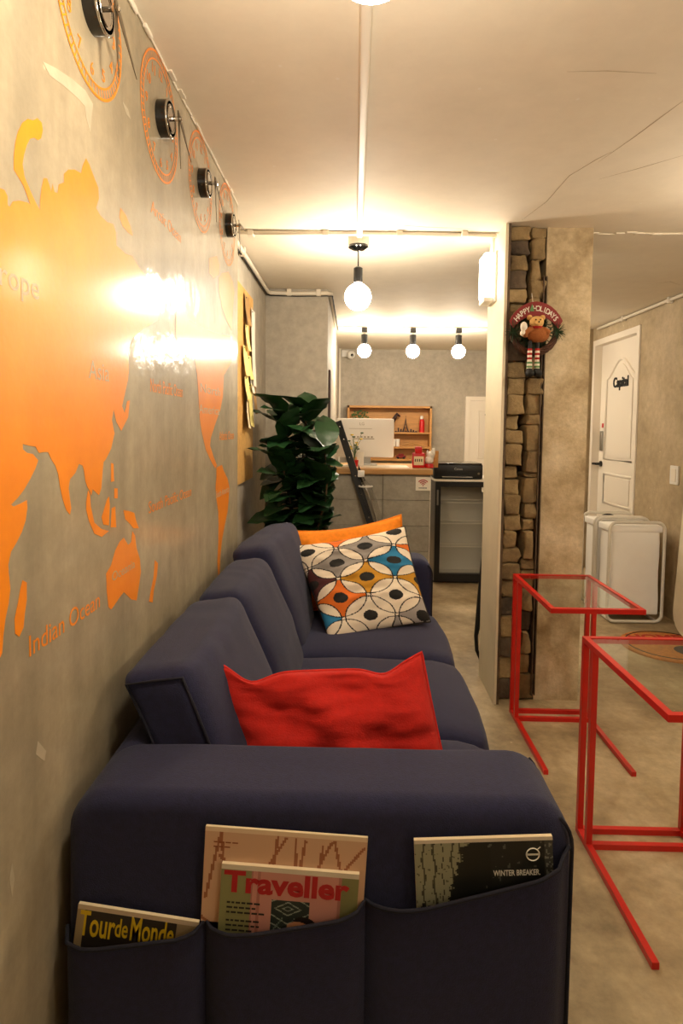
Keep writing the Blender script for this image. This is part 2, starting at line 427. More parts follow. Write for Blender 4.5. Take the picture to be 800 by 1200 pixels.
stones([262, 283, 300, 318, 340, 356, 378, 400, 424, 443, 463, 486, 504, 520, 546, 562, 580, 603, 622, 642, 660, 680, 700, 722, 745, 770, 795, 822], .709, .788, 1)
stones([262, 279, 304, 328, 350, 380, 410, 443, 462, 486, 498, 529, 554, 560, 590, 608, 622, 655, 668, 690, 715, 740, 765, 790, 822], .809, .866, 2)

# ---- wall lamp on the pillar
wl = thing('wall_lamp', (PX0, 3.12, 1.93), 'white glowing box lamp fixed high on the side of the stone pillar', 'lamp')
MB().rbox((PX0 - .012, 3.05, 1.925), (PX0, 3.20, 2.165), .004, 1).build('back_plate', 'white_plastic', wl)
MB().rbox((PX0 - .062, 3.06, 1.95), (PX0 - .012, 3.19, 2.16), .012, 1).build('diffuser', 'fixture_glow', wl, smooth=40)
MB().rbox((PX0 - .06, 3.065, 1.925), (PX0 - .012, 3.185, 1.95), .006, 1).build('bottom_cap', 'white_plastic', wl)
MB().tube([(PX0 - .01, 3.13, 2.16), (PX0 - .01, 3.13, CEIL)], .008).build('conduit', 'conduit_white', wl)

# ---- right door
d1 = struct('door_1', MB().box((RWX + .055, DY0 + .051, 0), (RWX + .095, DY1 - .051, DZ - .051)), 'white_paint', label='white panelled door with an arched upper panel')
fr = MB(); fr.box((RWX - .012, DY0, 0), (RWX + .16, DY0 + .05, DZ)); fr.box((RWX - .012, DY1 - .05, 0), (RWX + .16, DY1, DZ)); fr.box((RWX - .012, DY0 + .05, DZ - .05), (RWX + .16, DY1 - .05, DZ))
fr.build('door_frame', 'white_paint', d1)
def door_panel(z0, z1, arch=0):
    ya, yb = DY0 + .17, DY1 - .19; pts = [(ya, z0), (yb, z0), (yb, z1)]
    if arch:
        for k in range(1, 12):
            t = k / 12; s = math.sin(math.pi * t); pts.append((yb + (ya - yb) * t, z1 + arch * (s ** 1.6)))
    pts.append((ya, z1)); x = RWX + .055
    m = MB(); m.tube([(x - .001, p[0], p[1]) for p in pts], .014, 6, closed=True); m.build('panel_moulding', 'white_paint', d1, smooth=True)
    c = Vector((0, (ya + yb) / 2, (z0 + z1) / 2))
    m = MB(); m.poly([(x, c.y + (p[0] - c.y) * .82, c.z + (p[1] - c.z) * (.82 if z1 - z0 < .4 else .93)) for p in pts], (-.008, 0, 0)); m.build('panel', 'white_paint', d1)
door_panel(1.05, 1.76, .16); door_panel(.66, .92); door_panel(.14, .52)
xf_s = fit_text('Capital', (RWX + .044, 5.52, 1.68), (RWX + .044, 5.22, 1.68), .085, (-1, 0, 0), .02, .004)
xf_s.build('door_sign', 'black_matte', d1)['label'] = 'black cut-out script letters'
hd = MB(); xh = RWX + .055; yh = 5.745
hd.lathe([(.026, 0), (.026, -.014), (.012, -.016), (.012, -.05)], (xh, yh, 1.0), 'X', 14); hd.tube([(xh - .05, yh, 1.0), (xh - .055, yh + .03, 1.0), (xh - .05, yh + .11, .995)], [.011, .011, .009], 8)
hd.build('door_handle', 'black_plastic', d1, smooth=40)
MB().rbox((xh - .018, 5.725, 1.12), (xh, 5.765, 1.30), .006, 1).build('lock_plate', 'steel', d1, smooth=40)
MB().rbox((xh - .006, 5.725, 1.33), (xh, 5.755, 1.37), .002, 1).build('sticker', 'red_gloss', d1)
# ---- far white door on the back wall
d2 = struct('door_2', MB().box((1.39, BY - .05, 0), (2.02, BY, 1.64)), 'white_paint', label='white door at the far end of the passage')
f2 = MB(); f2.box((1.335, BY - .07, 0), (1.39, BY, 1.69)); f2.box((1.39, BY - .07, 1.641), (2.08, BY, 1.69)); f2.build('door_frame', 'white_paint', d2)
m = MB(); m.tube([(1.50, BY - .052, .95), (1.9, BY - .052, .95), (1.9, BY - .052, 1.52), (1.50, BY - .052, 1.52)], .009, 6, closed=True); m.build('panel_moulding', 'white_paint', d2)
m = MB(); m.lathe([(.016, 0), (.016, -.01)], (1.585, BY - .05, 1.475), 'Y', 10); m.box((1.577, BY - .06, 1.40), (1.593, BY - .05, 1.45)); m.build('door_mark', 'black_matte', d2)

# ------------------------------------------------------------------ mural
mural = thing('world_map', (WX, 1.4, 1.2), 'orange world map with lettering painted on the varnished cement wall', 'mural')
T3 = (.0003, 0, 0)
def wp(pts, s=1.0, ox=0, oy=0): return [atX(ox + x / s, oy + y / s, WX + .0003) for x, y in pts]
def land(name, pts): return MB().poly(pts, T3).build(name, 'orange_paint', mural)
eur = wp([(0, 482), (20, 490), (35, 520), (35, 560), (45, 570), (60, 545), (90, 540), (130, 550), (142, 558)], 4, 0, 100)
hook = [(110, 470), (80, 420), (65, 395), (65, 330), (72, 265), (85, 215), (105, 175), (130, 157), (155, 165), (175, 153), (195, 175), (200, 210), (192, 248), (178, 257), (160, 245), (140, 250), (125, 280), (112, 325), (105, 370), (115, 430), (140, 490), (165, 545)]
eur += wp(hook, 4, 0, 100)
eur += wp([(187, 585), (188, 540), (195, 480), (205, 435), (220, 435), (232, 470), (240, 500), (246, 462), (255, 500), (270, 505), (275, 465), (300, 455), (300, 415), (320, 395), (350, 395), (380, 412), (390, 370), (403, 342), (418, 370), (440, 430), (460, 480), (463, 530), (450, 575), (470, 610), (500, 640), (530, 650), (543, 690), (545, 750), (590, 790), (620, 800), (650, 850)], 4, 0, 100)
eur += wp([(172, 324), (184, 342), (188, 358), (186, 374), (178, 380), (170, 384), (160, 392), (153, 400), (150, 414), (151, 430), (150, 444), (146, 462), (143, 476), (146, 484), (149, 470), (152, 469), (150, 489), (142, 505), (136, 494), (133, 480), (131, 492), (134, 508), (130, 526), (124, 538)])
eur += wp([(570, 195), (565, 250), (558, 340), (545, 378), (528, 362), (510, 345), (503, 380), (492, 350), (480, 330), (470, 300), (462, 240), (455, 215), (435, 205), (415, 255), (385, 290), (378, 340), (385, 400), (392, 450), (385, 485), (365, 460), (345, 400), (330, 330), (320, 260), (305, 215), (285, 185), (265, 140), (240, 140), (215, 145), (195, 110), (160, 105), (125, 95), (125, 125), (150, 145), (180, 150), (210, 185), (195, 230), (165, 290), (130, 350), (95, 395), (60, 430), (75, 440), (110, 425), (148, 405), (150, 450), (140, 520), (120, 580), (90, 640), (60, 690), (45, 760)], 4.706, 0, 500)
eur += wp([(40, 200), (48, 280), (40, 350), (25, 420), (15, 500), (10, 580), (0, 602)], 4, 0, 620)
eur += wp([(-14, 785), (-30, 760), (-38, 700), (-52, 640), (-60, 570), (-82, 540), (-95, 480), (-88, 430), (-80, 400), (-92, 360), (-80, 320), (-60, 300), (-52, 260), (-30, 250), (-18, 225)])
land('eurasia_africa', eur)
land('landmass', wp([(105, 240), (125, 250), (125, 330), (115, 400), (110, 460), (90, 505), (70, 490), (68, 420), (85, 340), (95, 280)], 4, 0, 620))
land('landmass', wp([(580, 40), (600, 75), (615, 60), (620, 10), (632, 30), (640, 90), (655, 140), (660, 200), (650, 270), (640, 335), (615, 330), (580, 295), (560, 320), (540, 350), (520, 378), (508, 365), (500, 290), (497, 210), (520, 170), (540, 100), (560, 60)], 4, 0, 620))
land('landmass', wp([(725, 145), (740, 160), (735, 220), (720, 290), (715, 345), (698, 340), (708, 280), (720, 220)], 4, 0, 620))
for pl in ([(680, 460), (710, 465), (740, 475), (750, 520), (765, 560), (735, 560), (715, 535), (690, 510)], [(600, 385), (605, 430), (600, 545), (570, 540), (560, 500), (575, 450), (590, 400)], [(615, 450), (635, 440), (640, 555), (610, 555)],
           [(612, 200), (625, 205), (628, 300), (612, 305)], [(630, 340), (648, 340), (648, 395), (630, 395)], [(475, 410), (485, 352), (495, 370), (500, 440), (520, 530), (560, 565), (600, 575), (560, 608), (520, 590), (490, 520), (475, 460)]):
    land('island', wp(pl, 4.706, 0, 500))
land('island', wp([(565, 575), (590, 610), (610, 660), (622, 705), (600, 690), (575, 660), (560, 620)], 4, 0, 100))
land('landmass', wp([(400, 560), (430, 555), (450, 600), (458, 650), (450, 750), (445, 830), (425, 790), (400, 720), (385, 640), (385, 580)], 4, 160, 180))
land('island', wp([(340, 490), (375, 480), (388, 520), (385, 570), (360, 585), (340, 560)], 4, 160, 180))
land('landmass', wp([(206, 350), (212, 345), (222, 375), (240, 386), (258, 392), (270, 394), (271, 425), (262, 440), (261, 465), (258, 480), (251, 500), (247, 513), (246, 522), (250, 535), (254, 545), (252, 549), (247, 540), (241, 527), (236, 505), (234, 490), (232, 455), (231, 440), (228, 420), (212, 412), (206, 395)]))
land('landmass', wp([(570, 590), (600, 575), (610, 610), (630, 650), (640, 700), (635, 770), (630, 830), (615, 900), (600, 980), (590, 1080), (587, 1180), (580, 1195), (575, 1100), (580, 1000), (582, 900), (580, 830), (570, 760), (565, 700), (570, 640)], 4.615, 130, 420))
def wtext(s, p0, p1, h, m='orange_paint', lift=.0005, bold=0.0, nm='lettering'):
    a = atX(*p0, WX + lift); b = atX(*p1, WX + lift); b.z = a.z
    fit_text(s, a, b, h, (1, 0, 0), bold, .0001).build(nm, m, mural)
wtext('Indian Ocean', (33, 771), (117, 715), .034)
wtext('South Pacific Ocean', (174, 602), (224, 584), .030)
wtext('Arctic Ocean', (177, 248), (212, 292), .030)
wtext('North Pacific Ocean', (176, 459), (214, 463), .034)
wtext('Atlantic Ocean', (257, 516), (274, 514), .034)
wtext('Oceania', (131, 682), (158, 664), .020, 'bare_letter', .0009)
wtext('Europe', (-33, 320), (46, 352), .036, 'bare_letter', .0009)
wtext('Asia', (104, 443), (128, 446), .036, 'bare_letter', .0009)
wtext('North', (234, 459), (258, 462), .030, 'bare_letter', .0009)
wtext('America', (233, 484), (257, 484), .030, 'bare_letter', .0009)
wtext('South America', (253, 584), (268, 580), .026, 'bare_letter', .0009)

# ------------------------------------------------------------------ clocks with painted dials
clab = ['black drum wall clock farthest along the row from the notice board', 'black drum wall clock third in the row from the notice board',
        'black drum wall clock second in the row from the notice board', 'black drum wall clock at the row end next to the notice board']
for k, cy in enumerate((1.208, 1.628, 2.047, 2.468)):
    cz = 2.092; c = thing('wall_clock', (WX, cy, cz - .145), clab[k], 'clock', 'drum clocks above the painted map')
    x = WX
    MB().lathe([(.045, 0), (.045, .024), (.041, .028), (.034, .028), (.034, .024)], (x, cy, cz), 'X', 32).build('drum', 'black_gloss', c, smooth=40)
    MB().lathe([(.0455, .024), (.0465, .0275), (.043, .029), (.041, .028)], (x, cy, cz), 'X', 32).build('rim', 'chrome', c, smooth=True)
    MB().tube([(x + .0286, cy + 0.029 * math.cos(a), cz + .029 * math.sin(a)) for a in [2 * math.pi * i / 24 for i in range(24)]], .0012, 5, closed=True).build('inner_ring', 'chrome', c)
    MB().lathe([(.006, .026), (.006, .054), (.003, .056)], (x, cy, cz), 'X', 10).build('pin', 'chrome', c)
    for nm, tp, L0, xo in (('minute_hand', ((.80, -.60), (.85, -.50), (.88, -.48), (.99, .12))[k], .125, .050), ('hour_hand', ((.10, -1), (.16, -1), (.2, -1), (.3, -1))[k], .118, .046)):
        d = Vector((0, *tp)).normalized(); L = L0; e = Vector((0, -d.z, d.y))
        o = Vector((x + xo, cy, cz))
        MB().poly([o - d * .02 - e * .004, o - e * .008, o + d * L * .4 - e * .006, o + d * L, o + d * L * .4 + e * .006, o + e * .008, o - d * .02 + e * .004], (.0015, 0, 0)).build(nm, 'clock_hand', c)
    dial = MB(); n = 64
    for (ra, rb) in ((.1465, .152), (.128, .132)):
        vs = []; fs = []
        for i in range(n):
            a = 2 * math.pi * i / n
            for r in (ra, rb): vs.append((x + .001, cy + r * math.cos(a), cz + r * math.sin(a)))
        for i in range(n): fs.append((2 * i, 2 * i + 1, 2 * ((i + 1) % n) + 1, 2 * ((i + 1) % n)))
        dial.add(vs, fs)
    for hnum in range(1, 13):
        a = math.pi / 2 - hnum * math.pi / 6
        t = text_mb(str(hnum), .034, .0002, 0, 'CENTER')
        xf(t, (x + .001, cy + .108 * math.cos(a), cz + .108 * math.sin(a) - .011), (0, 1, 0), (0, 0, 1), (1, 0, 0)); dial.add(t.v, t.f)
    for i in range(60):
        a = 2 * math.pi * i / 60; p = Vector((0, math.cos(a), math.sin(a))); q = Vector((x + .001, cy, cz))
        e = Vector((0, -p.z, p.y)) * .0016; dial.add([q + p * .132 - e, q + p * .1465 - e, q + p * .1465 + e, q + p * .132 + e], [(0, 1, 2, 3)])
    dial.build('painted_dial', 'orange_paint', c, fixn=False)['label'] = 'orange dial ring with numerals painted on the wall'

# ------------------------------------------------------------------ ceiling wiring and lamps
con = MB(); con.rbox((.002, -2.0, CEIL - .018), (.030, 3.10, CEIL), .006, 1)
tag(con.build('cable_duct', 'conduit_white', smooth=40), 'white cable duct running straight along the ceiling to the pendant lamp', 'duct')
cc = thing('cable_duct', (0, 3.03, CEIL - .03), 'thin white cable duct crossing the ceiling from mural wall to stone pillar', 'duct')
m = MB(); m.tube([(-.56, 3.02, CEIL - .012), (-.2, 3.03, CEIL - .013), (.3, 3.035, CEIL - .011), (.67, 3.05, CEIL - .013)], .010, 8); m.build('tube', 'conduit_white', cc, smooth=True)
m = MB(); m.tube([(-.57, 3.034, CEIL - .008), (-.2, 3.045, CEIL - .008), (.3, 3.05, CEIL - .008), (.67, 3.064, CEIL - .008)], .004, 6); m.build('cable', 'black_matte', cc)
for x in (-.52, -.16, .19, .5): MB().rbox((x, 3.01, CEIL - .026), (x + .03, 3.06, CEIL), .004, 1).build('clip', 'conduit_white', cc)
cw = thing('wall_pipe', (-.4, 4.0, CEIL - .05), 'white pipe with clips following the wall top around the plant corner', 'pipe')
path = [(-.592, 2.70, CEIL - .03), (-.592, 3.4, CEIL - .028), (-.592, 4.24, CEIL - .03), (-.575, 4.28, CEIL - .03), (-.4, 4.282, CEIL - .034), (-.19, 4.282, CEIL - .03), (-.168, 4.30, CEIL - .03), (-.168, 5.0, CEIL - .03), (-.168, 5.8, CEIL - .03)]
m = MB(); m.tube(path, .014, 8); m.build('tube', 'conduit_white', cw, smooth=True)
m = MB(); m.tube([(p[0] + (.012 if p[1] > 4.25 and p[0] > -.18 else -.004), p[1] + (.006 if p[0] < -.18 else 0), p[2] - .016) for p in path], .0045, 6); m.build('cable', 'black_matte', cw)
for p in ((-.592, 3.3), (-.45, 4.285), (-.25, 4.285)): MB().rbox((p[0] - .016, p[1] - .018, CEIL - .05), (p[0] + .016, p[1] + .014, CEIL - .004), .004, 1).build('clip', 'conduit_white', cw)
cr_ = thing('wall_pipe', (RWX, 4.4, CEIL - .04), 'white pipe running along the ceiling above the panelled door', 'pipe')
m = MB(); m.tube([(RWX - .016, 2.0, CEIL - .02), (RWX - .016, 4.6, CEIL - .02), (RWX - .018, 5.75, CEIL - .022)], .013, 8); m.build('tube', 'conduit_white', cr_, smooth=True)
for y in (4.45, 5.2, 3.4): MB().rbox((RWX - .035, y, CEIL - .045), (RWX, y + .025, CEIL), .004, 1).build('clip', 'conduit_white', cr_)

def pendant(x, y, label, drop=.218):
    t = thing('pendant_lamp', (x, y, CEIL - drop - .14), label, 'lamp', 'bare globe pendant lamps on the ceiling duct')
    MB().lathe([(.052, CEIL), (.052, CEIL - .035), (.05, CEIL - .04)], (x, y, 0), 'Z', 24).build('junction_box', 'conduit_white', t, smooth=40)
    MB().lathe([(.05, CEIL - .04), (.05, CEIL - .05), (.028, CEIL - .062), (.01, CEIL - .066)], (x, y, 0), 'Z', 24).build('canopy', 'black_gloss', t, smooth=40)
    zb = CEIL - drop
    MB().tube([(x, y, CEIL - .06), (x, y, zb + .05)], .0035, 6).build('cord', 'black_matte', t)
    MB().lathe([(.012, zb + .075), (.022, zb + .068), (.022, zb - .002), (.019, zb - .004)], (x, y, 0), 'Z', 18).build('socket', 'black_plastic', t, smooth=40)
    cz = zb - .072; R = .066
    prof = [(.017, zb)] + [(max(.0005, R * math.sin(a)), cz + R * math.cos(a)) for a in [.30 + (math.pi - .30) * i / 14 for i in range(15)]]
    MB().lathe(prof, (x, y, 0), 'Z', 24).build('globe', 'bulb_glow', t, smooth=True)
    return t
pendant(.012, 3.13, 'bare glowing globe pendant lamp hanging between the plant corner and the stone pillar')
pendant(.016, .868, 'bare glowing globe pendant lamp hanging above the sofa arm with the magazines')
pendant(1.76, 2.15, 'added fill globe pendant lamp out of view beside the right wall past the side tables')  # invented fill lamp outside the frame, brightens door, hampers and right ceiling
pendant(1.72, -.75, 'added fill globe pendant lamp in the unseen room corner away from the sofa')  # second invented fill lamp, behind the camera, lifts the right half
tr = MB(); tr.rbox((-.185, 5.84, CEIL - .012), (1.70, 5.87, CEIL), .004, 1)
tag(tr.build('cable_duct', 'conduit_white'), 'white cable duct carrying the three globe spot lamps', 'duct')
for x, l in ((.089, 'globe ceiling lamp nearest the passage wall of three on the duct'), (.540, 'middle globe ceiling lamp of three on the duct'), (.963, 'globe ceiling lamp nearest the stone pillar of three on the duct')):
    y = 5.855; t = thing('ceiling_lamp', (x, y, CEIL - .29), l, 'lamp', 'three globe lamps above the counter')
    MB().rbox((x - .026, y - .026, CEIL - .055), (x + .026, y + .026, CEIL - .012), .005, 1).build('base', 'black_plastic', t)
    MB().lathe([(.01, CEIL - .05), (.01, CEIL - .075)], (x, y, 0), 'Z', 10).build('stem', 'chrome', t)
    MB().lathe([(.014, CEIL - .07), (.03, CEIL - .075), (.03, CEIL - .165), (.024, CEIL - .17)], (x, y, 0), 'Z', 18).build('socket', 'black_plastic', t, smooth=40)
    cz = CEIL - .225; R = .063
    MB().lathe([(.02, CEIL - .168)] + [(max(.0005, R * math.sin(a)), cz + R * math.cos(a)) for a in [.36 + (math.pi - .36) * i / 12 for i in range(13)]], (x, y, 0), 'Z', 20).build('globe', 'bulb_glow', t, smooth=True)

# ------------------------------------------------------------------ sofa
SX0, SX1, SY0, SY1 = -.483, .378, 1.005, 3.06
sofa = thing('sofa', (0, 2.03, 0), 'long navy blue fabric sofa with magazine pockets along the mural wall', 'sofa')
def wr_fn(amp, sc, bulge=None):
    def fn(p):
        q = p.copy()
        if bulge: q = bulge(q)
        return q + Vector((nz((p.x, p.y, p.z + 7), sc), nz((p.x + 3, p.y, p.z), sc), nz((p.x, p.y + 5, p.z), sc))) * amp
    return fn
def arm(y0, y1, zt):
    R, b = .075, .030; lay = []; x0, x1, z0 = SX0, SX1, .07
    def outline(ins):
        pts = []; r = max(.012, R - ins); xa, xb, za, zb = x0 + ins, x1 - ins, z0 + ins, zt - ins
        for k in range(7): pts.append((xb, za + (zb - r - za) * k / 6))
        for k in range(1, 9): t = math.pi / 2 * k / 8; pts.append((xb - r + r * math.cos(t), zb - r + r * math.sin(t)))
        for k in range(1, 14): pts.append((xb - r + (xa + r - xb + r) * k / 13, zb))
        for k in range(1, 9): t = math.pi / 2 * (1 + k / 8); pts.append((xa + r + r * math.cos(t), zb - r + r * math.sin(t)))
        for k in range(1, 7): pts.append((xa, zb - r + (za - zb + r) * k / 6))
        return pts
    seq = [(y0, .10), (y0, .045)] + [(y0 + b * (1 - math.sin(t)), b * (1 - math.cos(t))) for t in [math.pi / 2 * (1 - k / 5) for k in range(6)]]
    seq += [(y0 + b + (y1 - y0 - 2 * b) * k / 3, 0) for k in (1, 2)] + [(y0 + y1 - y, i) for y, i in reversed(seq)]
    vs = []; fs = []; m = 0
    for (y, ins) in seq:
        o = outline(ins); m = len(o)
        for (x, z) in o:
            q = Vector((x, y, z)); vs.append(q + Vector((nz((x, y, z + 7), 6), nz((x + 3, y, z), 6), nz((x, y + 5, z), 6))) * .0035)
    for i in range(len(seq) - 1):
        for k in range(m): fs.append((i * m + k, i * m + (k + 1) % m, (i + 1) * m + (k + 1) % m, (i + 1) * m + k))
    fs += [tuple(range(m)), tuple(reversed(range((len(seq) - 1) * m, len(seq) * m)))]
    a = MB().add(vs, fs).build('armrest', 'navy_fabric', sofa, smooth=True)
    for y in (y0 + .004, y1 - .004):
        o = outline(.004); MB().tube([(x, y, z) for x, z in o[:11]], .0035, 6).build('piping', 'navy_piping', a, smooth=True)
    return a
arm1 = arm(SY0, 1.20, .69); arm2 = arm(2.865, SY1, .70)
MB().rbox((SX0 + .01, 1.18, .09), (SX1 - .03, 2.89, .30), .03, 6, wr_fn(.003, 6)).build('seat_base', 'navy_fabric', sofa, smooth=True)
MB().rbox((SX0, 1.1, .09), (-.40, 2.96, .665), .035, 8, wr_fn(.004, 5)).build('backrest_frame', 'navy_fabric', sofa, smooth=True)
ys = [1.195, 1.685, 2.275, 2.87]
for i in range(3):
    y0, y1 = ys[i] + .004, ys[i + 1] - .004; yc = (y0 + y1) / 2; hy = (y1 - y0) / 2
    def bul(p, yc=yc, hy=hy):
        t = max(0, 1 - ((p.y - yc) / hy) ** 2); s = max(0, 1 - ((p.x - .06) / .36) ** 2)
        q = p.copy()
        if p.z > .40: q.z += .028 * t ** .6 * s ** .7 - .02 * max(0, (p.x - .30) / .1)
        if p.x > .36: q.x += .024 * t ** .5
        return q
    MB().rbox((-.27, y0, .295), (.385, y1, .458), .045, 12, wr_fn(.004, 7, bul)).build('seat_cushion', 'navy_fabric', sofa, smooth=True)
for i in range(3):
    y0, y1 = (1.215, 1.79, 2.325)[i], (1.785, 2.32, 2.885)[i]; yc = (y0 + y1) / 2; hy = (y1 - y0) / 2
    top = (.800, .800, .825)[i]
    def bul(p, yc=yc, hy=hy, i=i, top=top):
        q = p.copy(); h = (p.z - .43) / (top - .43)
        t = max(0, 1 - abs((p.y - yc) / hy) ** 2.4)
        q.x += -.15 * max(0, h) ** 1.1 + .04
        if i == 2: q.x += .045 * max(0, h) * max(0, (p.y - yc) / hy + .4)
        if p.x > -.30: q.x += .045 * t ** .6 * (1 - abs(h - .5))
        q.z += ((.008, .012, .02)[i] * t ** .5 + .022 * max(0, min(1, (p.x + .362) / .14))) * max(0, h) ** 2
        if i == 2: q.z += .02 * h * max(0, (p.y - yc) / hy)
        # soft folds across the top
        q.z += .0022 * math.sin(p.y * 42 + p.x * 30 + nz(p, 4) * 7) * max(0, h - .6) * 2 * max(0, nz((p.x, p.y, 2), 5) + .4)
        q.x += .004 * nz((p.x, p.y * 2, p.z), 9)
        q.y += .012 * nz((p.x, 3, p.z), 7) * (1 - t)
        return q
    bc = MB().rbox((-.362, y0, .43), (-.222, y1, top), .040 if i else .028, 16, bul).build('back_cushion', 'navy_fabric', sofa, smooth=True)
    # seam line around the near end panel
    e = .014; loop = []
    for (x, z) in ((-.222 - e, .47), (-.222 - e, top - .10), (-.222 - e, top - e), (-.29, top - e), (-.362 + e, top - e), (-.362 + e, top - .1), (-.362 + e, .5)):
        q = bul(Vector((x, y0 + .002, z))); loop.append(q)
    if i == 0: MB().tube([q + Vector((0, -.001, .002)) for q in loop], .003, 6).build('piping', 'navy_piping', bc, smooth=True)
for x in (SX0 + .08, SX1 - .08):
    for y in (SY0 + .1, SY1 - .1):
        MB().lathe([(.022, 0), (.028, .075)], (x, y, 0), 'Z', 12).build('leg', 'black_plastic', sofa)
# magazine pockets on the outer side of the near arm
PY = .962
edge = [(x, atY(x, y, PY)) for x, y in ((70, 1111), (110, 1112), (160, 1106), (237, 1097), (300, 1094), (370, 1083), (432, 1072), (500, 1064), (570, 1047), (630, 1032), (676, 1014))]
ex = [p.x for _, p in edge]; ez = [p.z for _, p in edge]
def ztop(x):
    if x <= ex[0]: return ez[0]
    for i in range(len(ex) - 1):
        if x <= ex[i + 1]:
            t = (x - ex[i]) / (ex[i + 1] - ex[i]); return ez[i] * (1 - t) + ez[i + 1] * t
    return ez[-1]
seams = [SX0 + .004, atY(237, 1100, PY).x, atY(432, 1080, PY).x, SX1 - .004]
nu, nv = 60, 16; vs = []; fs = []
for j in range(nv + 1):
    for i in range(nu + 1):
        x = SX0 + .003 + (SX1 - SX0 - .012) * i / nu
        k = max(q for q in range(3) if x >= seams[q] - .01); t = (x - seams[k]) / (seams[k + 1] - seams[k]); t = min(1, max(0, t))
        b = min(1, 7 * t * (1 - t)) ** .5; v = j / nv; zt = ztop(x); z = .10 + (zt - .10) * v
        out = .005 + .032 * b * min(1, v * 2.5)
        if i in (0, nu): out = -.007
        if i == nu - 1: out = min(out, .008)
        if i == 1: out = .026 * min(1, v * 2.5)
        vs.append((x, SY0 - .003 - out, z - .004 * b * v))
for j in range(nv):
    for i in range(nu): a = j * (nu + 1) + i; fs.append((a, a + 1, a + nu + 2, a + nu + 1))
n0 = len(vs); vs += [(x, y + .003, z) for x, y, z in vs]; fs += [tuple(reversed([q + n0 for q in f])) for f in fs]
for i in range(nu): a = nv * (nu + 1) + i; fs.append((a, a + n0, a + 1 + n0, a + 1))
pk = MB().add(vs, fs).build('pocket', 'navy_fabric', sofa, smooth=60)
MB().tube([Vector(vs[nv * (nu + 1) + i]) + Vector((0, -.001, 0)) for i in range(nu + 1)], .0035, 6).build('hem', 'navy_piping', pk, smooth=True)

# ---- magazines
def magazine(name, label, TLp, TRp, y, down, thick, nu, nv, fn, page='paper_cream'):
    TL = atY(*TLp, y); TR = atY(*TRp, y); d = (TR - TL); up = Vector((-d.z, 0, d.x)).normalized(); 
    if up.z < 0: up = -up
    BL = TL - up * down; BR = TR - up * down
    t = thing(name, ((BL + BR) / 2), label, 'magazine', 'magazines in the sofa arm pockets')
    th = Vector((0, thick, 0)); m = MB()
    m.add([BL, BR, TR, TL, BL + th, BR + th, TR + th, TL + th], [(0, 1, 2, 3), (4, 7, 6, 5), (0, 4, 5, 1), (1, 5, 6, 2), (2, 6, 7, 3), (3, 7, 4, 0)])
    m.build('pages', page, t)
    o = Vector((0, -.0008, 0)); s, cols = sheet(TL + o, TR + o, BR + o, BL + o, nu, nv, lambda u, v: fn(u, 1 - (1 - v) * down / .27))
    c = s.build('cover', printed('print'), t, fixn=False); paint(c, cols)
    return t, c, TL, TR, d.normalized(), up
K = lambda h: lin(h)
def marks(c, org, ax, up, widths, h, pitch, m):
    # rows of fine print too small to read: short dashes
    mb = MB(); r = random.Random(len(widths) * 7 + int(h * 1e5))
    for k, w in enumerate(widths):
        x = 0
        while x < w:
            l = r.uniform(.004, .010); p = Vector(org) + ax * x - up * (pitch * k) + Vector((0, -.0011, 0)); mb.poly([p, p + ax * l, p + ax * l + up * h, p + up * h], (0, -.0002, 0)); x += l + .0022
    o = mb.build('fine_print', m, c); o['kind'] = 'stuff'; return o
def text_on(s, c, org, ax, up, size, m, bold=0, lift=-.0012, sx=1.0):
    t = text_mb(s, size, .0001, bold); xf(t, Vector(org) + Vector((0, lift, 0)), ax, up, (0, -1, 0), sx); return t.build('lettering', m, c, fixn=False)
mat('print_yellow', 'd9b81c', .5); mat('print_red', 'b01a20', .5); mat('print_white', 'e2dccd', .5); mat('print_brown', '8a4a2c', .6); mat('print_black', '1c1a18', .5)
# brochure with brown strokes
lines = [((.02, .55), (.10, .98)), ((.10, .98), (.12, .80)), ((.10, .82), (.22, .68)), ((.36, .70), (.50, .96)), ((.42, .70), (.45, .97)), ((.56, .96), (.57, .68)), ((.62, .95), (.58, .66)), ((.65, .66), (.78, .95)), ((.70, .68), (.73, .92)), ((.80, .96), (.88, .62)), ((.78, .66), (.98, .93)), ((0., .42), (.16, .30)), ((0, .33), (.2, .22))]
def brochure(u, v):
    c = K('cfa888')
    if v > .975: return K('e2c9a8')
    for (a, b) in lines:
        dx, dy = b[0] - a[0], b[1] - a[1]; L2 = dx * dx + dy * dy; t = max(0, min(1, ((u - a[0]) * dx + (v - a[1]) * dy) / L2))
        if math.hypot(u - a[0] - t * dx, v - a[1] - t * dy) < .009: return K('9a5f40')
    return c
tb, cb, TL, TR, ax, up = magazine('brochure', 'cream folded brochure with brown twig strokes standing behind the red-titled magazine', (241, 968), (431, 982), .9925, .165, .005, 90, 90, brochure)
marks(cb, TL + ax * .015 - up * .026, ax, up, [.034, .020], .0022, .008, 'print_brown')
def traveller(u, v):
    g = K('8d8c5c'); p = K('c98e80')
    c = g
    if .22 < u < .88: c = p
    if .27 < u < .29 or .86 < u < .88 or .22 < u < .235: c = K('b07468')
    if u > .88: c = K('7c7a4e')
    if .38 < u < .66 and v < .80:
        c = K('26302c'); a, b = (u - .50) / .10, (v - .745) / .045
        r = abs(a) + abs(b)
        if .85 < r % 1.2 < 1.02 or (abs(r - .35) < .07): c = K('98a090')
        if abs((u - v * .8) % .09) < .012 and v < .69: c = K('6d7c70')
    h = math.hypot((u - .575) / .075, (v - .632) / .036); hair = math.hypot((u - .62) / .085, (v - .655) / .045)
    if hair < 1: c = K('1f1612')
    if h < 1: c = K('c98f6a')
    if math.hypot((u - .74) / .20, (v - .55) / .06) < 1: c = K('1b1716')
    if v > .97: c = K('d8cdb8')
    return c
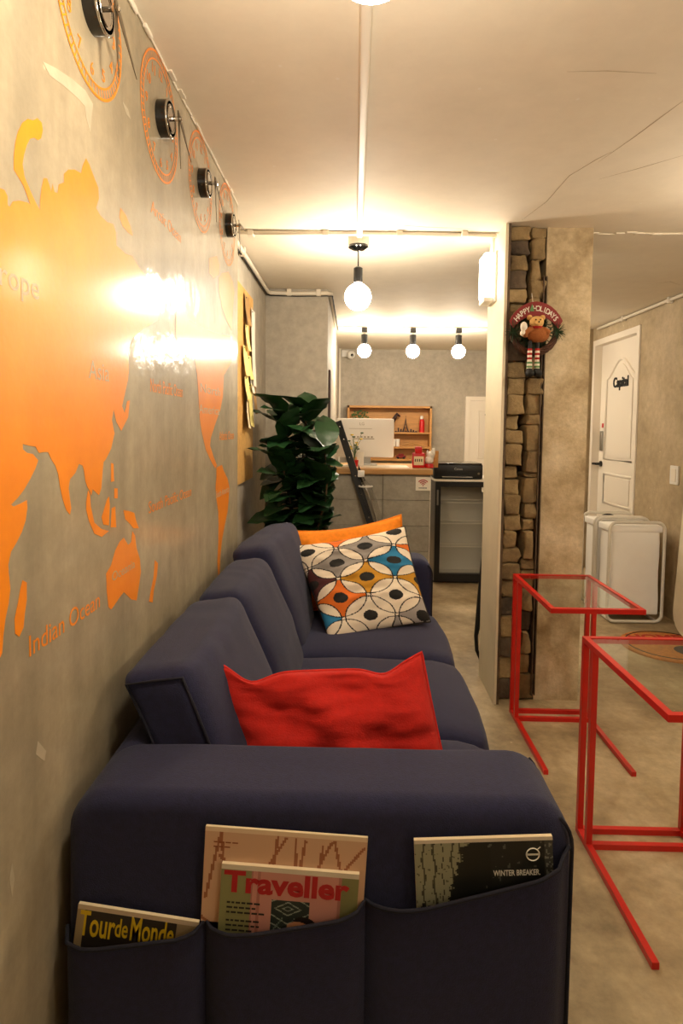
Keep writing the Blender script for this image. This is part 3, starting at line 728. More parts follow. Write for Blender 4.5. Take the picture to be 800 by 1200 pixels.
tt, ct, TL, TR, ax, up = magazine('magazine', 'red-titled travel magazine with a pink doorway cover in front of the cream brochure', (260, 1012), (421, 1025), .984, .125, .007, 90, 110, traveller)
text_on('Traveller', ct, TL + ax * .006 - up * .045, ax, up, .050, 'print_red', .0018, sx=1.12)
marks(ct, TL + ax * .012 - up * .066, ax, up, [.052, .048, .056], .003, .0085, 'print_black')
marks(ct, TL + ax * .012 - up * .097, ax, up, [.05, .056, .044], .003, .0085, 'print_black')
tips_tree = [(.10, .62), (.22, .55), (.33, .68)]
def winter(u, v):
    vv = 1 - v; sky = K('8f8e74'); c = sky
    if u > .42: c = K('3a3a34')
    # bare trees
    for (tx, w) in ((.06, .006), (.14, .007), (.20, .004), (.27, .006), (.33, .005)):
        if abs(u - tx - .01 * math.sin(v * 30 + tx * 60)) < w: c = K('3a382c')
    if nz((u * 60, v * 40, 0)) > .46 and u < .42: c = K('55533f')
    d = .37 - .16 * (vv / .45) + .05 * nz((u * 14, v * 40, 2)) + .03 * nz((u * 40, v * 60, 4))
    if u > d and u < .70: c = K('14150f')
    if u >= .55: c = K('1b1c18')
    if u > .5 and nz((u * 30, v * 30, 9)) > .52: c = K('56564c')
    if u > .94: c = K('3a3b36') if nz((u * 60, v * 50, 1)) < .2 else K('7a7a70')
    if vv > .42 + .05 * nz((u * 30, 0, 0)) and u < .35: c = K('191a14')
    if vv < .02: c = K('d0c4b0')
    return c
tw, cwv, TL, TR, ax, up = magazine('magazine', 'dark forest cover magazine reading WINTER BREAKER with a ring emblem', (485, 985), (647, 980), .986, .14, .007, 100, 120, winter)
text_on('WINTER BREAKER.', cwv, TL + ax * .128 - up * .064, ax, up, .0135, 'print_white', .0003, sx=.68)
m = MB(); q = TL + ax * .193 - up * .029 + Vector((0, -.0014, 0))
m.tube([q + ax * (.0105 * math.cos(a)) + up * (.0105 * math.sin(a)) for a in [2 * math.pi * i / 24 for i in range(24)]], .0011, 4, closed=True)
m.bar(q + ax * .007 + up * .008, q + ax * .0125 + up * .0125, .0018, .0008); m.bar(q - ax * .009, q + ax * .009, .0028, .0006, up=(0, 1, 0))
m.build('emblem', 'print_white', cwv)
def tour(u, v):
    vv = 1 - v; c = K('2d2620')
    if u < .06 or u > .83: c = K('a08c68')
    if u < .83 and vv > .30: c = K('3a2f26') if nz((u * 30, v * 60, 0)) < .1 else K('76644a')
    if abs(vv - .30) < .006: c = K('17130f')
    if vv < .03: c = K('c9b598')
    return c
tm, cm, TL, TR, ax, up = magazine('magazine', 'yellow-lettered magazine reading Tour de Monde beside the mural wall', (92, 1059), (233, 1081), .987, .11, .006, 80, 100, tour)
text_on('Tour', cm, TL + ax * .006 - up * .052, ax, up, .062, 'print_yellow', .0010, sx=.47); text_on('de', cm, TL + ax * .066 - up * .046, ax, up, .046, 'print_yellow', .0006, sx=.50); text_on('Monde', cm, TL + ax * .091 - up * .048, ax, up, .058, 'print_yellow', .0010, sx=.46)

# ------------------------------------------------------------------ cushions
def cushion(name, label, cs, thick, n, m, seed, pinch=.05, sag=None, colfn=None, wr=.006):
    TL, TR, BR, BL = [Vector(c) for c in cs]; N = ((TR - TL).cross(BL - TL)).normalized()
    if N.y > 0: N = -N                                       # front side looks to -Y
    cen = (TL + TR + BR + BL) / 4; vs = []; fs = []; cols = []
    for side in (0, 1):
        for j in range(n + 1):
            for i in range(n + 1):
                u, v = i / n, j / n; a, b = 2 * u - 1, 2 * v - 1
                p = (BL * (1 - u) + BR * u) * (1 - v) + (TL * (1 - u) + TR * u) * v
                pu = pinch * (1 - a * a) * abs(b) ** 3 + pinch * (1 - b * b) * abs(a) ** 3
                p = p + (cen - p) * pu
                prof = max(0, (1 - a * a)) ** .45 * max(0, (1 - b * b)) ** .45
                t = thick * prof
                w = wr * prof * (nz((a * 1.5 + seed, b * 1.5, side), 1.6) * 2 + nz((a + seed, b * 2, side + 4), 4))
                p = p + N * ((t + w) * (1 if side == 0 else -1))
                if sag: p = p + sag(a, b)
                vs.append(p)
    M = (n + 1) * (n + 1)
    for side in (0, 1):
        for j in range(n):
            for i in range(n):
                q = [side * M + k for k in (j * (n + 1) + i, j * (n + 1) + i + 1, (j + 1) * (n + 1) + i + 1, (j + 1) * (n + 1) + i)]
                fs.append(tuple(q)); 
                if colfn: cols.append(colfn((i + .5) / n, (j + .5) / n, side))
    mb = MB().add(vs, fs); o = mb.build(name, m, smooth=True, fixn=False); tag(o, label, 'cushion')
    if colfn: paint(o, cols)
    bm = bmesh.new(); bm.from_mesh(o.data); bmesh.ops.remove_doubles(bm, verts=bm.verts, dist=1e-5); bmesh.ops.recalc_face_normals(bm, faces=bm.faces); bm.to_mesh(o.data); bm.free()
    # seam cord round the edge as a part
    ring = [i for i in range(n)] + [i * (n + 1) + n for i in range(n)] + [n * (n + 1) + n - i for i in range(n)] + [(n - i) * (n + 1) for i in range(n)]
    MB().tube([vs[k] for k in ring], .0035, 5, closed=True).build('seam', m if not colfn else 'print_black_cloth', o, smooth=True)
    return o
mat('print_black_cloth', '2a2522', .9)
def A(x, y, v): return atY(x, y, v)
def red_sag(a, b):
    s = Vector((0, 0, 0))
    if b > 0: s += Vector((0, -.02, -.026)) * (b ** 3) * (1 - min(1, abs(a)) ** 4) * (1 + .9 * math.exp(-((a + .62) / .2) ** 2) + .7 * math.exp(-((a - .66) / .17) ** 2))
    s += Vector((0, -.012, 0)) * math.cos(a * 7 + b * 2) * (1 - a * a) * (1 - b * b)
    return s
cushion('cushion', 'plain red cushion slumped on the sofa behind the magazine arm', [(-.318, 1.37, .787), (.162, 1.40, .800), (.228, 1.29, .495), (-.19, 1.29, .495)], .055, 40, 'red_fabric', 3, .012, red_sag, wr=.010)
DOTS = {(0, 0): '8f8a86', (1, 0): '8f8a86', (0, -1): 'ece0cc', (0, 1): 'c08a1c', (1, 1): '1f78a8', (-1, 0): '4a1a1c', (-1, 1): 'e0701c', (0, 2): 'ece0cc', (1, 2): 'c08a1c', (2, 0): 'ece0cc', (2, 1): 'e0701c', (-2, 1): '1f78a8', (1, -1): 'e0701c', (-1, 2): 'ece0cc', (-1, -1): 'ece0cc', (2, 2): 'ece0cc', (-2, 0): 'e0701c', (-2, 2): 'ece0cc'}
def pattern(u, v, side):
    white = K('ece0cc'); blk = K('14110f')
    du, dv = u - .313, v - .661; ax_, ay_, bx_, by2 = .2925, .1438, .212, -.2039; det = ax_ * by2 - bx_ * ay_
    p = (du * by2 - bx_ * dv) / det; q = (ax_ * dv - ay_ * du) / det
    ip, iq = round(p), round(q)
    if math.hypot(p - ip, q - iq) < .19: return blk
    cnt = 0; line = False; cell = None
    for i in range(ip - 1, ip + 2):
        for j in range(iq - 1, iq + 2):
            d = math.hypot(p - i, q - j); line |= abs(d - .655) < .016
            if d < .655: cnt += 1; cell = (i, j)
    if line: return blk
    if cnt == 1: return K(DOTS.get(cell, 'a29c98'))
    return white
cushion('cushion', 'patterned cushion with overlapping circles and black dots on white', [A(342, 640, 2.78), A(474, 617, 2.80), (.335, 2.60, .492), A(386, 752, 2.44)], .072, 170, printed('cloth_print', .85), 11, .045, lambda a, b: Vector((0, .01, -.012)) * (1 - a * a) * max(0, b), pattern, .007)
cushion('cushion', 'plain orange cushion tucked behind the patterned cushion', [A(338, 622, 2.88), A(470, 603, 2.90), (.27, 2.76, .50), (-.20, 2.70, .50)], .055, 30, 'orange_fabric', 21, .04, lambda a, b: Vector((0, 0, -.022)) * (1 - a * a) * max(0, b))

# ------------------------------------------------------------------ red side tables
tb = thing('side_table', (0, 0, 0), '', 'table', 'red steel C-shaped side tables')
W_, D_, H_, S_ = .35, .55, .65, .018
m = MB(); h = S_ / 2                      # frame of the glass top: rear edge at y=0, front at y=-D
for a, b in (((0, -h, H_ - h), (W_, -h, H_ - h)), ((0, -D_ + h, H_ - h), (W_, -D_ + h, H_ - h))): m.bar(a, b, S_)
for x in (h, W_ - h): m.bar((x, -S_, H_ - h), (x, -D_ + S_, H_ - h), S_)
m.build('top_frame', 'red_steel', tb)
MB().box((S_ + .001, -D_ + S_ + .001, H_ - .008), (W_ - S_ - .001, -S_ - .001, H_ - .002)).build('glass_top', 'pane', tb)
for x in (h, W_ - h):
    for y in (-h, -.085): MB().bar((x, y, S_ if y > -.05 else S_), (x, y, H_ - S_), S_, S_, up=(0, 1, 0)).build('leg', 'red_steel', tb)
    MB().bar((x, 0, h), (x, -.525, h), S_).build('runner', 'red_steel', tb)
for y in (-h, -.085): MB().bar((S_, y, h), (W_ - S_, y, h), S_).build('crossbar', 'red_steel', tb)
tb['label'] = 'red steel side table with a glass top standing against the stone pillar'
tb.location = (.738, 2.832, 0)
dup(tb, (.743, 1.980, 0), 0, 'red steel side table with a glass top standing beside the magazine end of the sofa')

# ------------------------------------------------------------------ plant
def leaf_mesh(L, Wd, droop, seed):
    m = MB(); nu_, nv_ = 8, 4; vs = []; fs = []
    for i in range(nu_ + 1):
        t = i / nu_; w = Wd * (math.sin(math.pi * min(1, t * .92 + .04) ** .85)) ** .8; cz = -droop * t * t
        for j in range(nv_ + 1):
            s = (j / nv_ - .5) * 2
            vs.append((L * t * (1 - .12 * droop * t), s * w / 2, cz * L + .22 * abs(s) * w / 2 + .006 * math.sin(t * 18 + seed + s)))
    for i in range(nu_):
        for j in range(nv_): a = i * (nv_ + 1) + j; fs.append((a, a + 1, a + nv_ + 2, a + nv_ + 1))
    m.add(vs, fs); me = m.mesh('leaf', Vector((0, 0, 0))); me.materials.append(MATS['leaf_green']); me.polygons.foreach_set('use_smooth', [True] * len(me.polygons)); return me
LEAVES = [leaf_mesh(.26, .15, .35, 1), leaf_mesh(.23, .14, .6, 2), leaf_mesh(.20, .115, .2, 3)]
plant = thing('potted_plant', (-.31, 3.66, 0), 'tall dark green rubber plant with big glossy leaves behind the sofa', 'plant')
MB().lathe([(.12, 0), (.15, .30), (.155, .32), (.14, .32), (.135, .29), (.001, .285)], (-.31, 3.66, 0), 'Z', 24).build('pot', 'pot_grey', plant, smooth=40)
MB().lathe([(.134, .28), (.13, .295), (.001, .30)], (-.31, 3.66, 0), 'Z', 20).build('soil', 'soil', plant)
rp = random.Random(5)
for (dx, dy, tx, ty, tz, nl) in ((-.03, 0, -.10, .0, 1.38, 42), (.04, -.02, .15, -.06, 1.20, 42), (0, .04, .03, .1, 1.38, 42), (-.02, -.05, -.08, -.14, 1.12, 36), (.03, -.02, .15, -.12, 1.0, 32)):
    b = Vector((-.31 + dx, 3.66 + dy, .29)); tp = Vector((-.31 + tx, 3.66 + ty, tz)); pts = [b.lerp(tp, k / 6) + Vector((.02 * math.sin(k + dx * 90), 0, 0)) for k in range(7)]
    MB().tube(pts, [.012 - .0012 * k for k in range(7)], 7).build('stem', 'stem_brown', plant, smooth=True)
    for q in range(nl):
        t = .22 + .80 * q / nl; p = b.lerp(tp, min(t, 1)); az = q * 2.4 + dx * 40 + rp.uniform(-.4, .4); el = rp.uniform(.05, .65) if t < .85 else rp.uniform(.5, 1.1)
        me = LEAVES[rp.randrange(3)] if t < .9 else LEAVES[rp.randrange(2)]
        for _ in range(26):
            tip = p + Vector((math.cos(az) * math.cos(el), math.sin(az) * math.cos(el), math.sin(el))) * .26
            if tip.x > -.545 and tip.x < -.10 and tip.y < 4.22 and tip.y > 3.22: break
            az += .5; el = min(1.35, el + .04)
        else: continue
        lf = bpy.data.objects.new('leaf', me); COL.objects.link(lf); lf.parent = plant
        R = Matrix.Rotation(az, 4, 'Z') @ Matrix.Rotation(-el, 4, 'Y') @ Matrix.Rotation(rp.uniform(-.4, .4), 4, 'X')
        lf.matrix_local = Matrix.Translation(p - ORG[plant.name]) @ R

# ------------------------------------------------------------------ notice board and notes
nb = thing('notice_board', (RX, 3.35, 1.0), 'plain cork notice board on the recessed wall behind the mural', 'board')
MB().box((RX + .002, 3.00, 1.005), (RX + .014, 3.68, 2.05)).build('cork_panel', 'cork', nb)
rn = random.Random(9)
notes = [('paper_kraft', 3.42, 2.02, .14, .16, 'brown kraft note pinned at the top of the notice board'), ('paper_white', 3.62, 1.98, .12, .44, 'long white sheet hanging down the edge of the notice board'), ('paper_yellow', 3.40, 1.86, .10, .14, 'yellow note pinned right under the brown kraft note'), ('paper_yellow', 3.34, 1.74, .12, .16, 'yellow note on the board side next to the mural wall'),
         ('paper_yellow', 3.47, 1.70, .11, .13, 'yellow note pinned in the middle of the notes on the board'), ('paper_white', 3.53, 1.62, .10, .12, 'small white note pinned below the long white sheet'), ('paper_kraft', 3.62, 1.58, .10, .20, 'brown kraft strip pinned low near the notice board edge'), ('paper_yellow', 3.36, 1.58, .12, .13, 'yellow note pinned just above the cream slip'), ('paper_yellow', 3.48, 1.55, .13, .24, 'long yellow note hanging lowest on the notice board'), ('paper_cream', 3.39, 1.46, .08, .16, 'cream slip pinned near the bottom of the notes')]
for i, (mm, y, z, w, hh, lb) in enumerate(notes):
    ti = rn.uniform(-.25, .25); c, s = math.cos(ti), math.sin(ti); vs = []; fs = []
    for j in range(7):
        for k in range(3):
            a, b = (k / 2 - .5) * w, -hh * j / 6
            vs.append((RX + .017 + i * .0012 + .030 * (j / 6) ** 2 * (.5 + rn.random() * .1) + .006 * abs(k - 1), y + a * c - b * s, z + a * s + b * c))
    for j in range(6):
        for k in range(2): q = j * 3 + k; fs.append((q, q + 1, q + 4, q + 3))
    n0 = len(vs); vs += [(x + .0008, y2, z2) for x, y2, z2 in vs]; fs += [tuple(reversed([q + n0 for q in f])) for f in fs]
    o = MB().add(vs, fs).build('paper_note', mm, fixn=False); tag(o, lb or 'small yellow paper note pinned on the cork notice board', 'note', 'notes pinned on the notice board')
    MB().ball((RX + .019 + i * .0012, y, z - .012), .004, 8).build('pin', 'black_plastic', o)

# ------------------------------------------------------------------ counter
CY, CR, CT = 4.70, .586, 1.0
counter = thing('reception_counter', (.2, CY + .3, 0), 'reception counter faced with grey cement tiles under a wooden top', 'counter')
MB().box((-.185, CY + .014, 0), (CR - .004, CY + .60, CT - .045)).build('body', 'mortar', counter)
m0 = None; rows = [CT - .045 - .195 * k for k in range(6)]
xs = [-.187, .228 - .002, CR]
for r in range(5):
    for k in range(2):
        if rows[r] < .02: continue
        MB().box((xs[k] + (.002), CY, max(.002, rows[r] - .192)), (xs[k + 1] - .002, CY + .014, rows[r])).build('tile', 'counter_tile', counter)
MB().box((CR - .004, CY, 0), (CR + .002, CY + .6, CT - .045)).build('side_panel', 'white_paint', counter)
top = MB().rbox((-.186, CY - .03, CT - .042), (CR + .012, CY + .70, CT), .004, 1).build('wooden_top', 'wood_counter', counter)
MB().box((-.12, CY + .12, CT), (CR - .15, CY + .42, CT + .0015)).build('desk_pad', 'paper_white', counter)
ws = thing('wifi_sign', (.52, CY, .85), 'small white sign with a red wifi symbol on the counter front', 'sign')
a = atY(487, 559, CY - .004); b = atY(504, 575, CY - .004)
MB().box((a.x, CY - .006, b.z), (b.x, CY - .0005, a.z)).build('plate', 'paper_white', ws)
m = MB(); cx = (a.x + b.x) / 2; cz = b.z + (a.z - b.z) * .36
for r in (.016, .030, .044):
    m.tube([(cx + r * math.cos(t), CY - .0065, cz + r * math.sin(t)) for t in [math.radians(40 + 100 * i / 10) for i in range(11)]], .004, 5)
m.ball((cx, CY - .0065, cz + .001), .005, 8, (1, .3, 1)); m.build('wifi_symbol', 'print_red', ws)
marks(ws, (cx - .032, CY - .006, b.z + .016), Vector((1, 0, 0)), Vector((0, 0, 1)), [.058], .007, .01, 'print_black')

# monitor seen from behind
MY = 5.10
a = atY(394, 490, MY); b = atY(461, 537, MY)
mo = thing('computer', ((a.x + b.x) / 2, MY, CT), 'white all-in-one computer seen from behind on the counter', 'computer')
MB().rbox((a.x, MY, b.z + .005), (b.x, MY + .03, a.z), .012, 4).build('housing', 'screen_white', mo, smooth=40)
MB().box((a.x + .012, MY + .03, b.z + .02), (b.x - .012, MY + .032, a.z - .012)).build('screen', 'black_gloss', mo)
st = MB(); sx = (a.x + b.x) / 2; st.rbox((sx - .10, MY - .06, CT), (sx + .10, MY + .12, CT + .01), .004, 1); st.rbox((sx - .05, MY + .012, CT + .008), (sx + .05, MY + .026, b.z + .06), .004, 1); st.build('stand', 'steel', mo)
m = MB(); w = b.x - a.x
m.box((a.x + w * .22, MY - .001, a.z - .085), (a.x + w * .62, MY, a.z - .082)); m.box((a.x + w * .30, MY - .001, a.z - .17), (a.x + w * .66, MY, a.z - .162))
for q in range(6): m.box((a.x + w * (.30 + .06 * q), MY - .002, a.z - .158), (a.x + w * (.335 + .06 * q), MY, a.z - .145))
mat('logo_grey', 'b8aa98', .5)
m.build('ports', 'logo_grey', mo)
xf(text_mb('LG', .034, .0003), (a.x + w * .40, MY - .001, a.z - .055), (1, 0, 0), (0, 0, 1), (0, -1, 0)).build('logo', 'logo_grey', mo)

# counter-top items
py = 4.86
pf = thing('flower_pot', (.085, py, CT), 'tiny yellow-flowered plant in a red pot by the computer', 'plant')
px_ = atY(415, 545, py).x
MB().lathe([(.026, CT), (.034, CT + .055), (.03, CT + .055), (.001, CT + .05)], (px_, py, 0), 'Z', 16).build('pot', 'red_gloss', pf, smooth=40)
m = MB(); m2 = MB()
for q in range(12):
    an = q * 2.4; h_ = .07 + .012 * (q % 9); e_ = Vector((px_ + .055 * math.cos(an) * (.5 + q % 3 * .3), py + .04 * math.sin(an), CT + .05 + h_ * 1.3)); m.tube([(px_, py, CT + .05), (px_ + (e_.x - px_) * .3, py + (e_.y - py) * .3, CT + .05 + h_ * .8), e_], .0016, 4)
    (m2 if q % 2 else m).ball(e_, .011, 8, (1.3, 1, .6))
m.build('stems', 'sage', pf); m2.build('flowers', 'petal', pf)
cd = MB(); p0 = atY(418, 528, py + .05); cd.rbox((p0.x, py + .05, CT + .002), (p0.x + .055, py + .058, CT + .115), .002, 1)
tag(cd.build('card', 'paper_white'), 'white card standing behind the tiny flower pot', 'card')
q0 = atY(476, 549, py); bt = thing('red_tin', (q0.x + .045, py, CT), 'red tin bottle with a pink label and square cap on the counter', 'tin')
bx = atY(490, 540, py).x; hw = .048
MB().rbox((bx - hw, py - .03, CT), (bx + hw, py + .03, CT + .115), .008, 1).build('body', 'red_gloss', bt, smooth=40)
MB().rbox((bx - hw * .55, py - .02, CT + .112), (bx + hw * .55, py + .02, CT + .165), .006, 1).build('cap', 'red_gloss', bt, smooth=40)
MB().box((bx - hw * .8, py - .0315, CT + .022), (bx + hw * .8, py - .0295, CT + .09)).build('tin_label', 'paper_cream', bt)
m = MB()
for q in range(4): m.box((bx - .030 + q * .016, py - .0325, CT + .048), (bx - .022 + q * .016, py - .031, CT + .070))
m.build('print_marks', 'brown_dark', bt)
jx = bx + .085; cj = thing('lucky_cat', (jx, py, CT), 'white cat figurine with a raised paw on a red base', 'figurine')
MB().lathe([(.034, CT), (.036, CT + .02), (.030, CT + .032)], (jx, py, 0), 'Z', 16).build('base', 'red_gloss', cj, smooth=40)
m = MB(); m.ball((jx, py, CT + .062), .034, 14, (1, .9, 1)); m.ball((jx + .002, py - .004, CT + .103), .026, 14); m.build('body', 'white_plastic', cj, smooth=True)
m = MB(); m.tube([(jx + .022, py, CT + .07), (jx + .034, py - .008, CT + .11), (jx + .030, py - .008, CT + .155)], [.011, .010, .012], 8); m.build('paw', 'white_plastic', cj, smooth=True)
for s in (-1, 1): MB().lathe([(.010, CT + .120), (.001, CT + .142)], (jx + s * .015, py - .004, 0), 'Z', 8).build('ear', 'white_plastic', cj)
hc = MB(); hc.lathe([(.022, CT), (.026, CT + .13), (.024, CT + .13), (.02, CT + .01)], (jx + .055, py + .06, 0), 'Z', 14)
tag(hc.build('cup', 'wood_light', smooth=40), 'small wooden cup behind the white cat figurine', 'cup')

# black perforated rail leaning on the counter, clear umbrella beside it
base = Vector((.340, 4.30, .004)); tp_ = atY(396, 494, 4.79); d = (tp_ - base)
rl = thing('black_rail', base, 'long black perforated rail leaning against the counter edge', 'rail')
MB().bar(base, tp_, .052, .018, up=(0, 1, .3)).build('bar', 'black_plastic', rl)
m = MB()
for t in (.35, .48, .60, .70, .80, .90, .97): m.ball(base + d * t + Vector((0, -.011, 0)), .006, 8, (1, .5, 1))
m.build('rivets', 'chrome', rl)
p = base + d * .70; MB().poly([p + Vector((.018, -.01, .09)), p + Vector((.075, -.01, -.035)), p + Vector((.045, -.01, -.05)), p + Vector((.03, -.01, -.09))], (0, .018, 0)).build('bracket', 'black_plastic', rl)
um = thing('clear_umbrella', (.36, 4.36, 0), 'folded clear plastic umbrella leaning beside the black rail', 'umbrella')
u0 = atY(423, 556, 4.60); u1 = Vector((.40, 4.42, 0.002)); dd = u1 - u0
MB().tube([u0, u1], .006, 6).build('shaft', 'steel', um)
m = MB(); m.tube([u0 + dd * t for t in (.03, .10, .2, .45, .75)], [.012, .045, .05, .04, .012], 10); m.build('film', 'clear_film', um, smooth=True)
m = MB(); m.rbox(u0 + Vector((-.025, -.012, -.02)), u0 + Vector((.025, .012, .03)), .006, 1); m.tube([u0 + dd * .1 + Vector((.05 * math.cos(a), .05 * math.sin(a), .01)) for a in [2 * math.pi * i / 12 for i in range(12)]], .006, 5, closed=True); m.build('handle', 'white_plastic', um, smooth=40)

# ------------------------------------------------------------------ fridge and printer
FX0, FX1, FY, FH = .69, 1.205, 5.20, .865
fg = thing('fridge', ((FX0 + FX1) / 2, FY, 0), 'black glass-door display fridge beside the counter', 'fridge')
m = MB(); m.box((FX0, FY + .05, .0), (FX0 + .03, FY + .50, FH)); m.box((FX1 - .03, FY + .05, 0), (FX1, FY + .50, FH)); m.box((FX0 + .03, FY + .05, FH - .03), (FX1 - .03, FY + .5, FH)); m.box((FX0 + .03, FY + .05, 0), (FX1 - .03, FY + .5, .06)); m.build('cabinet', 'black_plastic', fg)
m = MB(); m.box((FX0 + .034, FY + .27, .064), (FX1 - .034, FY + .50, FH - .03)); m.box((FX0 + .03, FY + .08, .06), (FX0 + .034, FY + .47, FH - .03)); m.box((FX1 - .034, FY + .08, .06), (FX1 - .03, FY + .47, FH - .03)); m.box((FX0 + .03, FY + .08, .06), (FX1 - .03, FY + .47, .064)); m.build('liner', 'fridge_inner', fg)
dr = MB(); dr.box((FX0, FY, .02), (FX0 + .045, FY + .045, FH)); dr.box((FX1 - .045, FY, .02), (FX1, FY + .045, FH)); dr.box((FX0 + .045, FY, FH - .045), (FX1 - .045, FY + .045, FH)); dr.box((FX0 + .045, FY, .02), (FX1 - .045, FY + .045, .085))
dr = dr.build('door', 'black_plastic', fg)
MB().box((FX0 + .045, FY + .012, .085), (FX1 - .045, FY + .018, FH - .045)).build('glass', 'fridge_glass', dr)
MB().rbox((FX0 + .012, FY - .012, FH - .20), (FX0 + .026, FY, FH - .07), .004, 1).build('handle', 'steel', dr)
MB().box((FX1 - .13, FY - .001, FH - .085), (FX1 - .02, FY, FH - .045)).build('sticker', 'paper_white', dr)
for z in (.30, .50, .68):
    m = MB()
    for k in range(22): x = FX0 + .05 + k * (FX1 - FX0 - .1) / 21; m.tube([(x, FY + .10, z), (x, FY + .268, z)], .0022, 4)
    m.tube([(FX0 + .036, FY + .10, z - .003), (FX1 - .036, FY + .10, z - .003)], .004, 5); m.tube([(FX0 + .036, FY + .10, z + .022), (FX1 - .036, FY + .10, z + .022)], .003, 5); m.build('wire_shelf', 'white_plastic', fg)
MB().rbox((FX0 - .012, FY - .004, FH), (FX1, FY + .48, FH + .018), .003, 1).build('top_board', 'white_paint', fg)
PZ = FH + .018
pr = thing('printer', (.89, FY + .2, PZ), 'black inkjet printer on top of the display fridge', 'printer')
a = atY(508, 560, FY + .02); b = atY(566, 541, FY + .02); pw = (a.x, b.x)
MB().rbox((pw[0], FY + .02, PZ + .002), (pw[1], FY + .34, PZ + .128), .014, 2).build('body', 'black_plastic', pr, smooth=40)
MB().rbox((pw[0] + .01, FY + .015, PZ + .118), (pw[1] - .01, FY + .33, PZ + .136), .006, 1).build('lid', 'black_gloss', pr, smooth=40)
MB().rbox((pw[0] + .07, FY - .01, PZ + .016), (pw[1] - .09, FY + .03, PZ + .024), .003, 1).build('paper_tray', 'steel', pr)
MB().box((pw[0] + .05, FY + .017, PZ + .03), (pw[1] - .07, FY + .021, PZ + .052)).build('output_slot', 'black_matte', pr)
xf(text_mb('Canon', .026, .0003, .0006, 'CENTER'), ((pw[0] + pw[1]) / 2, FY + .0185, PZ + .078), (1, 0, 0), (0, 0, 1), (0, -1, 0)).build('logo', 'steel', pr)
MB().lathe([(.010, 0), (.010, -.004)], (pw[1] - .035, FY + .02, PZ + .05), 'Y', 12).build('button', 'chrome', pr)

# black hose hanging on the far side of the pillar
hs = MB(); pts = [atY(x, y, v) for x, y, v in ((567, 636, 3.30), (564, 670, 3.31), (562, 700, 3.32), (560, 730, 3.33), (557.5, 745, 3.33), (558.5, 762, 3.33), (564, 775, 3.33))]
hs.tube(pts, [.006, .010, .014, .016, .011, .010, .009], 8)
tag(hs.build('hose', 'black_matte', smooth=True), 'black flexible hose standing against the edge of the stone pillar', 'hose')

# ------------------------------------------------------------------ back wall shelf and its items
BYF = BY - .16
a = atY(407, 475, BYF); b = atY(505, 539, BYF); S0, S1, SZ1, SZ0 = a.x, b.x, a.z, b.z
sh = thing('wall_shelf', ((S0 + S1) / 2, BY, SZ0), 'open wooden wall shelf with three levels on the back wall', 'shelf')
t_ = .025
m = MB(); m.box((S0, BYF, SZ0), (S0 + t_, BY, SZ1)); m.box((S1 - t_, BYF, SZ0), (S1, BY, SZ1)); m.build('side_panel', 'wood_light', sh)
MB().box((S0, BYF, SZ1 - t_), (S1, BY, SZ1)).build('top_panel', 'wood_light', sh)
MB().box((S0 + t_, BY - .008, SZ0), (S1 - t_, BY, SZ1 - t_)).build('back_panel', 'wood_light', sh)
sz = [atY(470, y, BYF).z for y in (506.5, 523.5, 538)]
for z in sz: MB().box((S0 + t_, BYF + .004, z - .02), (S1 - t_, BY - .008, z)).build('shelf_board', 'wood_light', sh)
yb = BYF + .07
def on(px, k): return atY(px, 506, yb).x, sz[k]
x, z = on(421, 0); pp = thing('shelf_plant', (x, yb, z), 'small bushy green plant on the top shelf level', 'plant')
MB().lathe([(.03, z), (.04, z + .10), (.001, z + .09)], (x, yb, 0), 'Z', 14).build('pot', 'white_plastic', pp)
m = MB(); rr = random.Random(3)
for q in range(60):
    an, h_, ra = rr.uniform(0, 6.28), rr.uniform(.09, .25), rr.uniform(.01, .10); c = Vector((x + ra * math.cos(an), yb + .5 * ra * math.sin(an), z + h_)); m.poly([c + Vector((-.014, 0, 0)), c + Vector((0, -.006, .012)), c + Vector((.018, 0, .006)), c + Vector((.002, .004, -.012))], (0, .002, .001))
m.build('foliage', 'sage', pp)
def horse(x, z, s, lb):
    m = MB(); y = yb
    m.ball((x, y, z + .085 * s), .035 * s, 12, (1.7, .8, 1)); m.tube([(x + .045 * s, y, z + .10 * s), (x + .075 * s, y, z + .15 * s), (x + .085 * s, y, z + .165 * s)], [.022 * s, .015 * s, .012 * s], 8); m.tube([(x + .075 * s, y, z + .17 * s), (x + .115 * s, y, z + .145 * s)], [.014 * s, .008 * s], 8)
    for dx in (-.045, -.03, .03, .045): m.tube([(x + dx * s, y + .012 * s * (1 if dx in (-.03, .045) else -1), z + .08 * s), (x + dx * s * 1.1, y + .012 * s * (1 if dx in (-.03, .045) else -1), z)], [.011 * s, .006 * s], 6)
    m.tube([(x - .058 * s, y, z + .095 * s), (x - .085 * s, y, z + .05 * s)], [.008 * s, .004 * s], 6)
    tag(m.build('horse_figurine', 'brown_dark', smooth=True), lb, 'figurine')
x, z = on(443, 0); horse(x - .075, z, .75, 'smaller dark horse figurine next to the shelf plant')
x, z = on(450, 0); horse(x + .04, z, 1.3, 'larger dark horse figurine on the top shelf level')
x, z = on(475, 0); ei = thing('tower_model', (x, yb, z), 'dark miniature lattice tower with a skyline strip on the shelf', 'model')
m = MB()
for s1 in (-1, 1):
    for s2 in (-1, 1): m.tube([(x + .035 * s1, yb + .035 * s2, z), (x + .018 * s1, yb + .018 * s2, z + .05), (x + .008 * s1, yb + .008 * s2, z + .10), (x, yb, z + .17)], [.007, .006, .005, .003], 5)
for h_, w in ((.045, .045), (.085, .026), (.0, .085)): m.box((x - w / 2, yb - w / 2, z + h_), (x + w / 2, yb + w / 2, z + h_ + .006))
m.tube([(x, yb, z + .16), (x, yb, z + .20)], .002, 4); m.build('tower', 'brown_dark', ei)
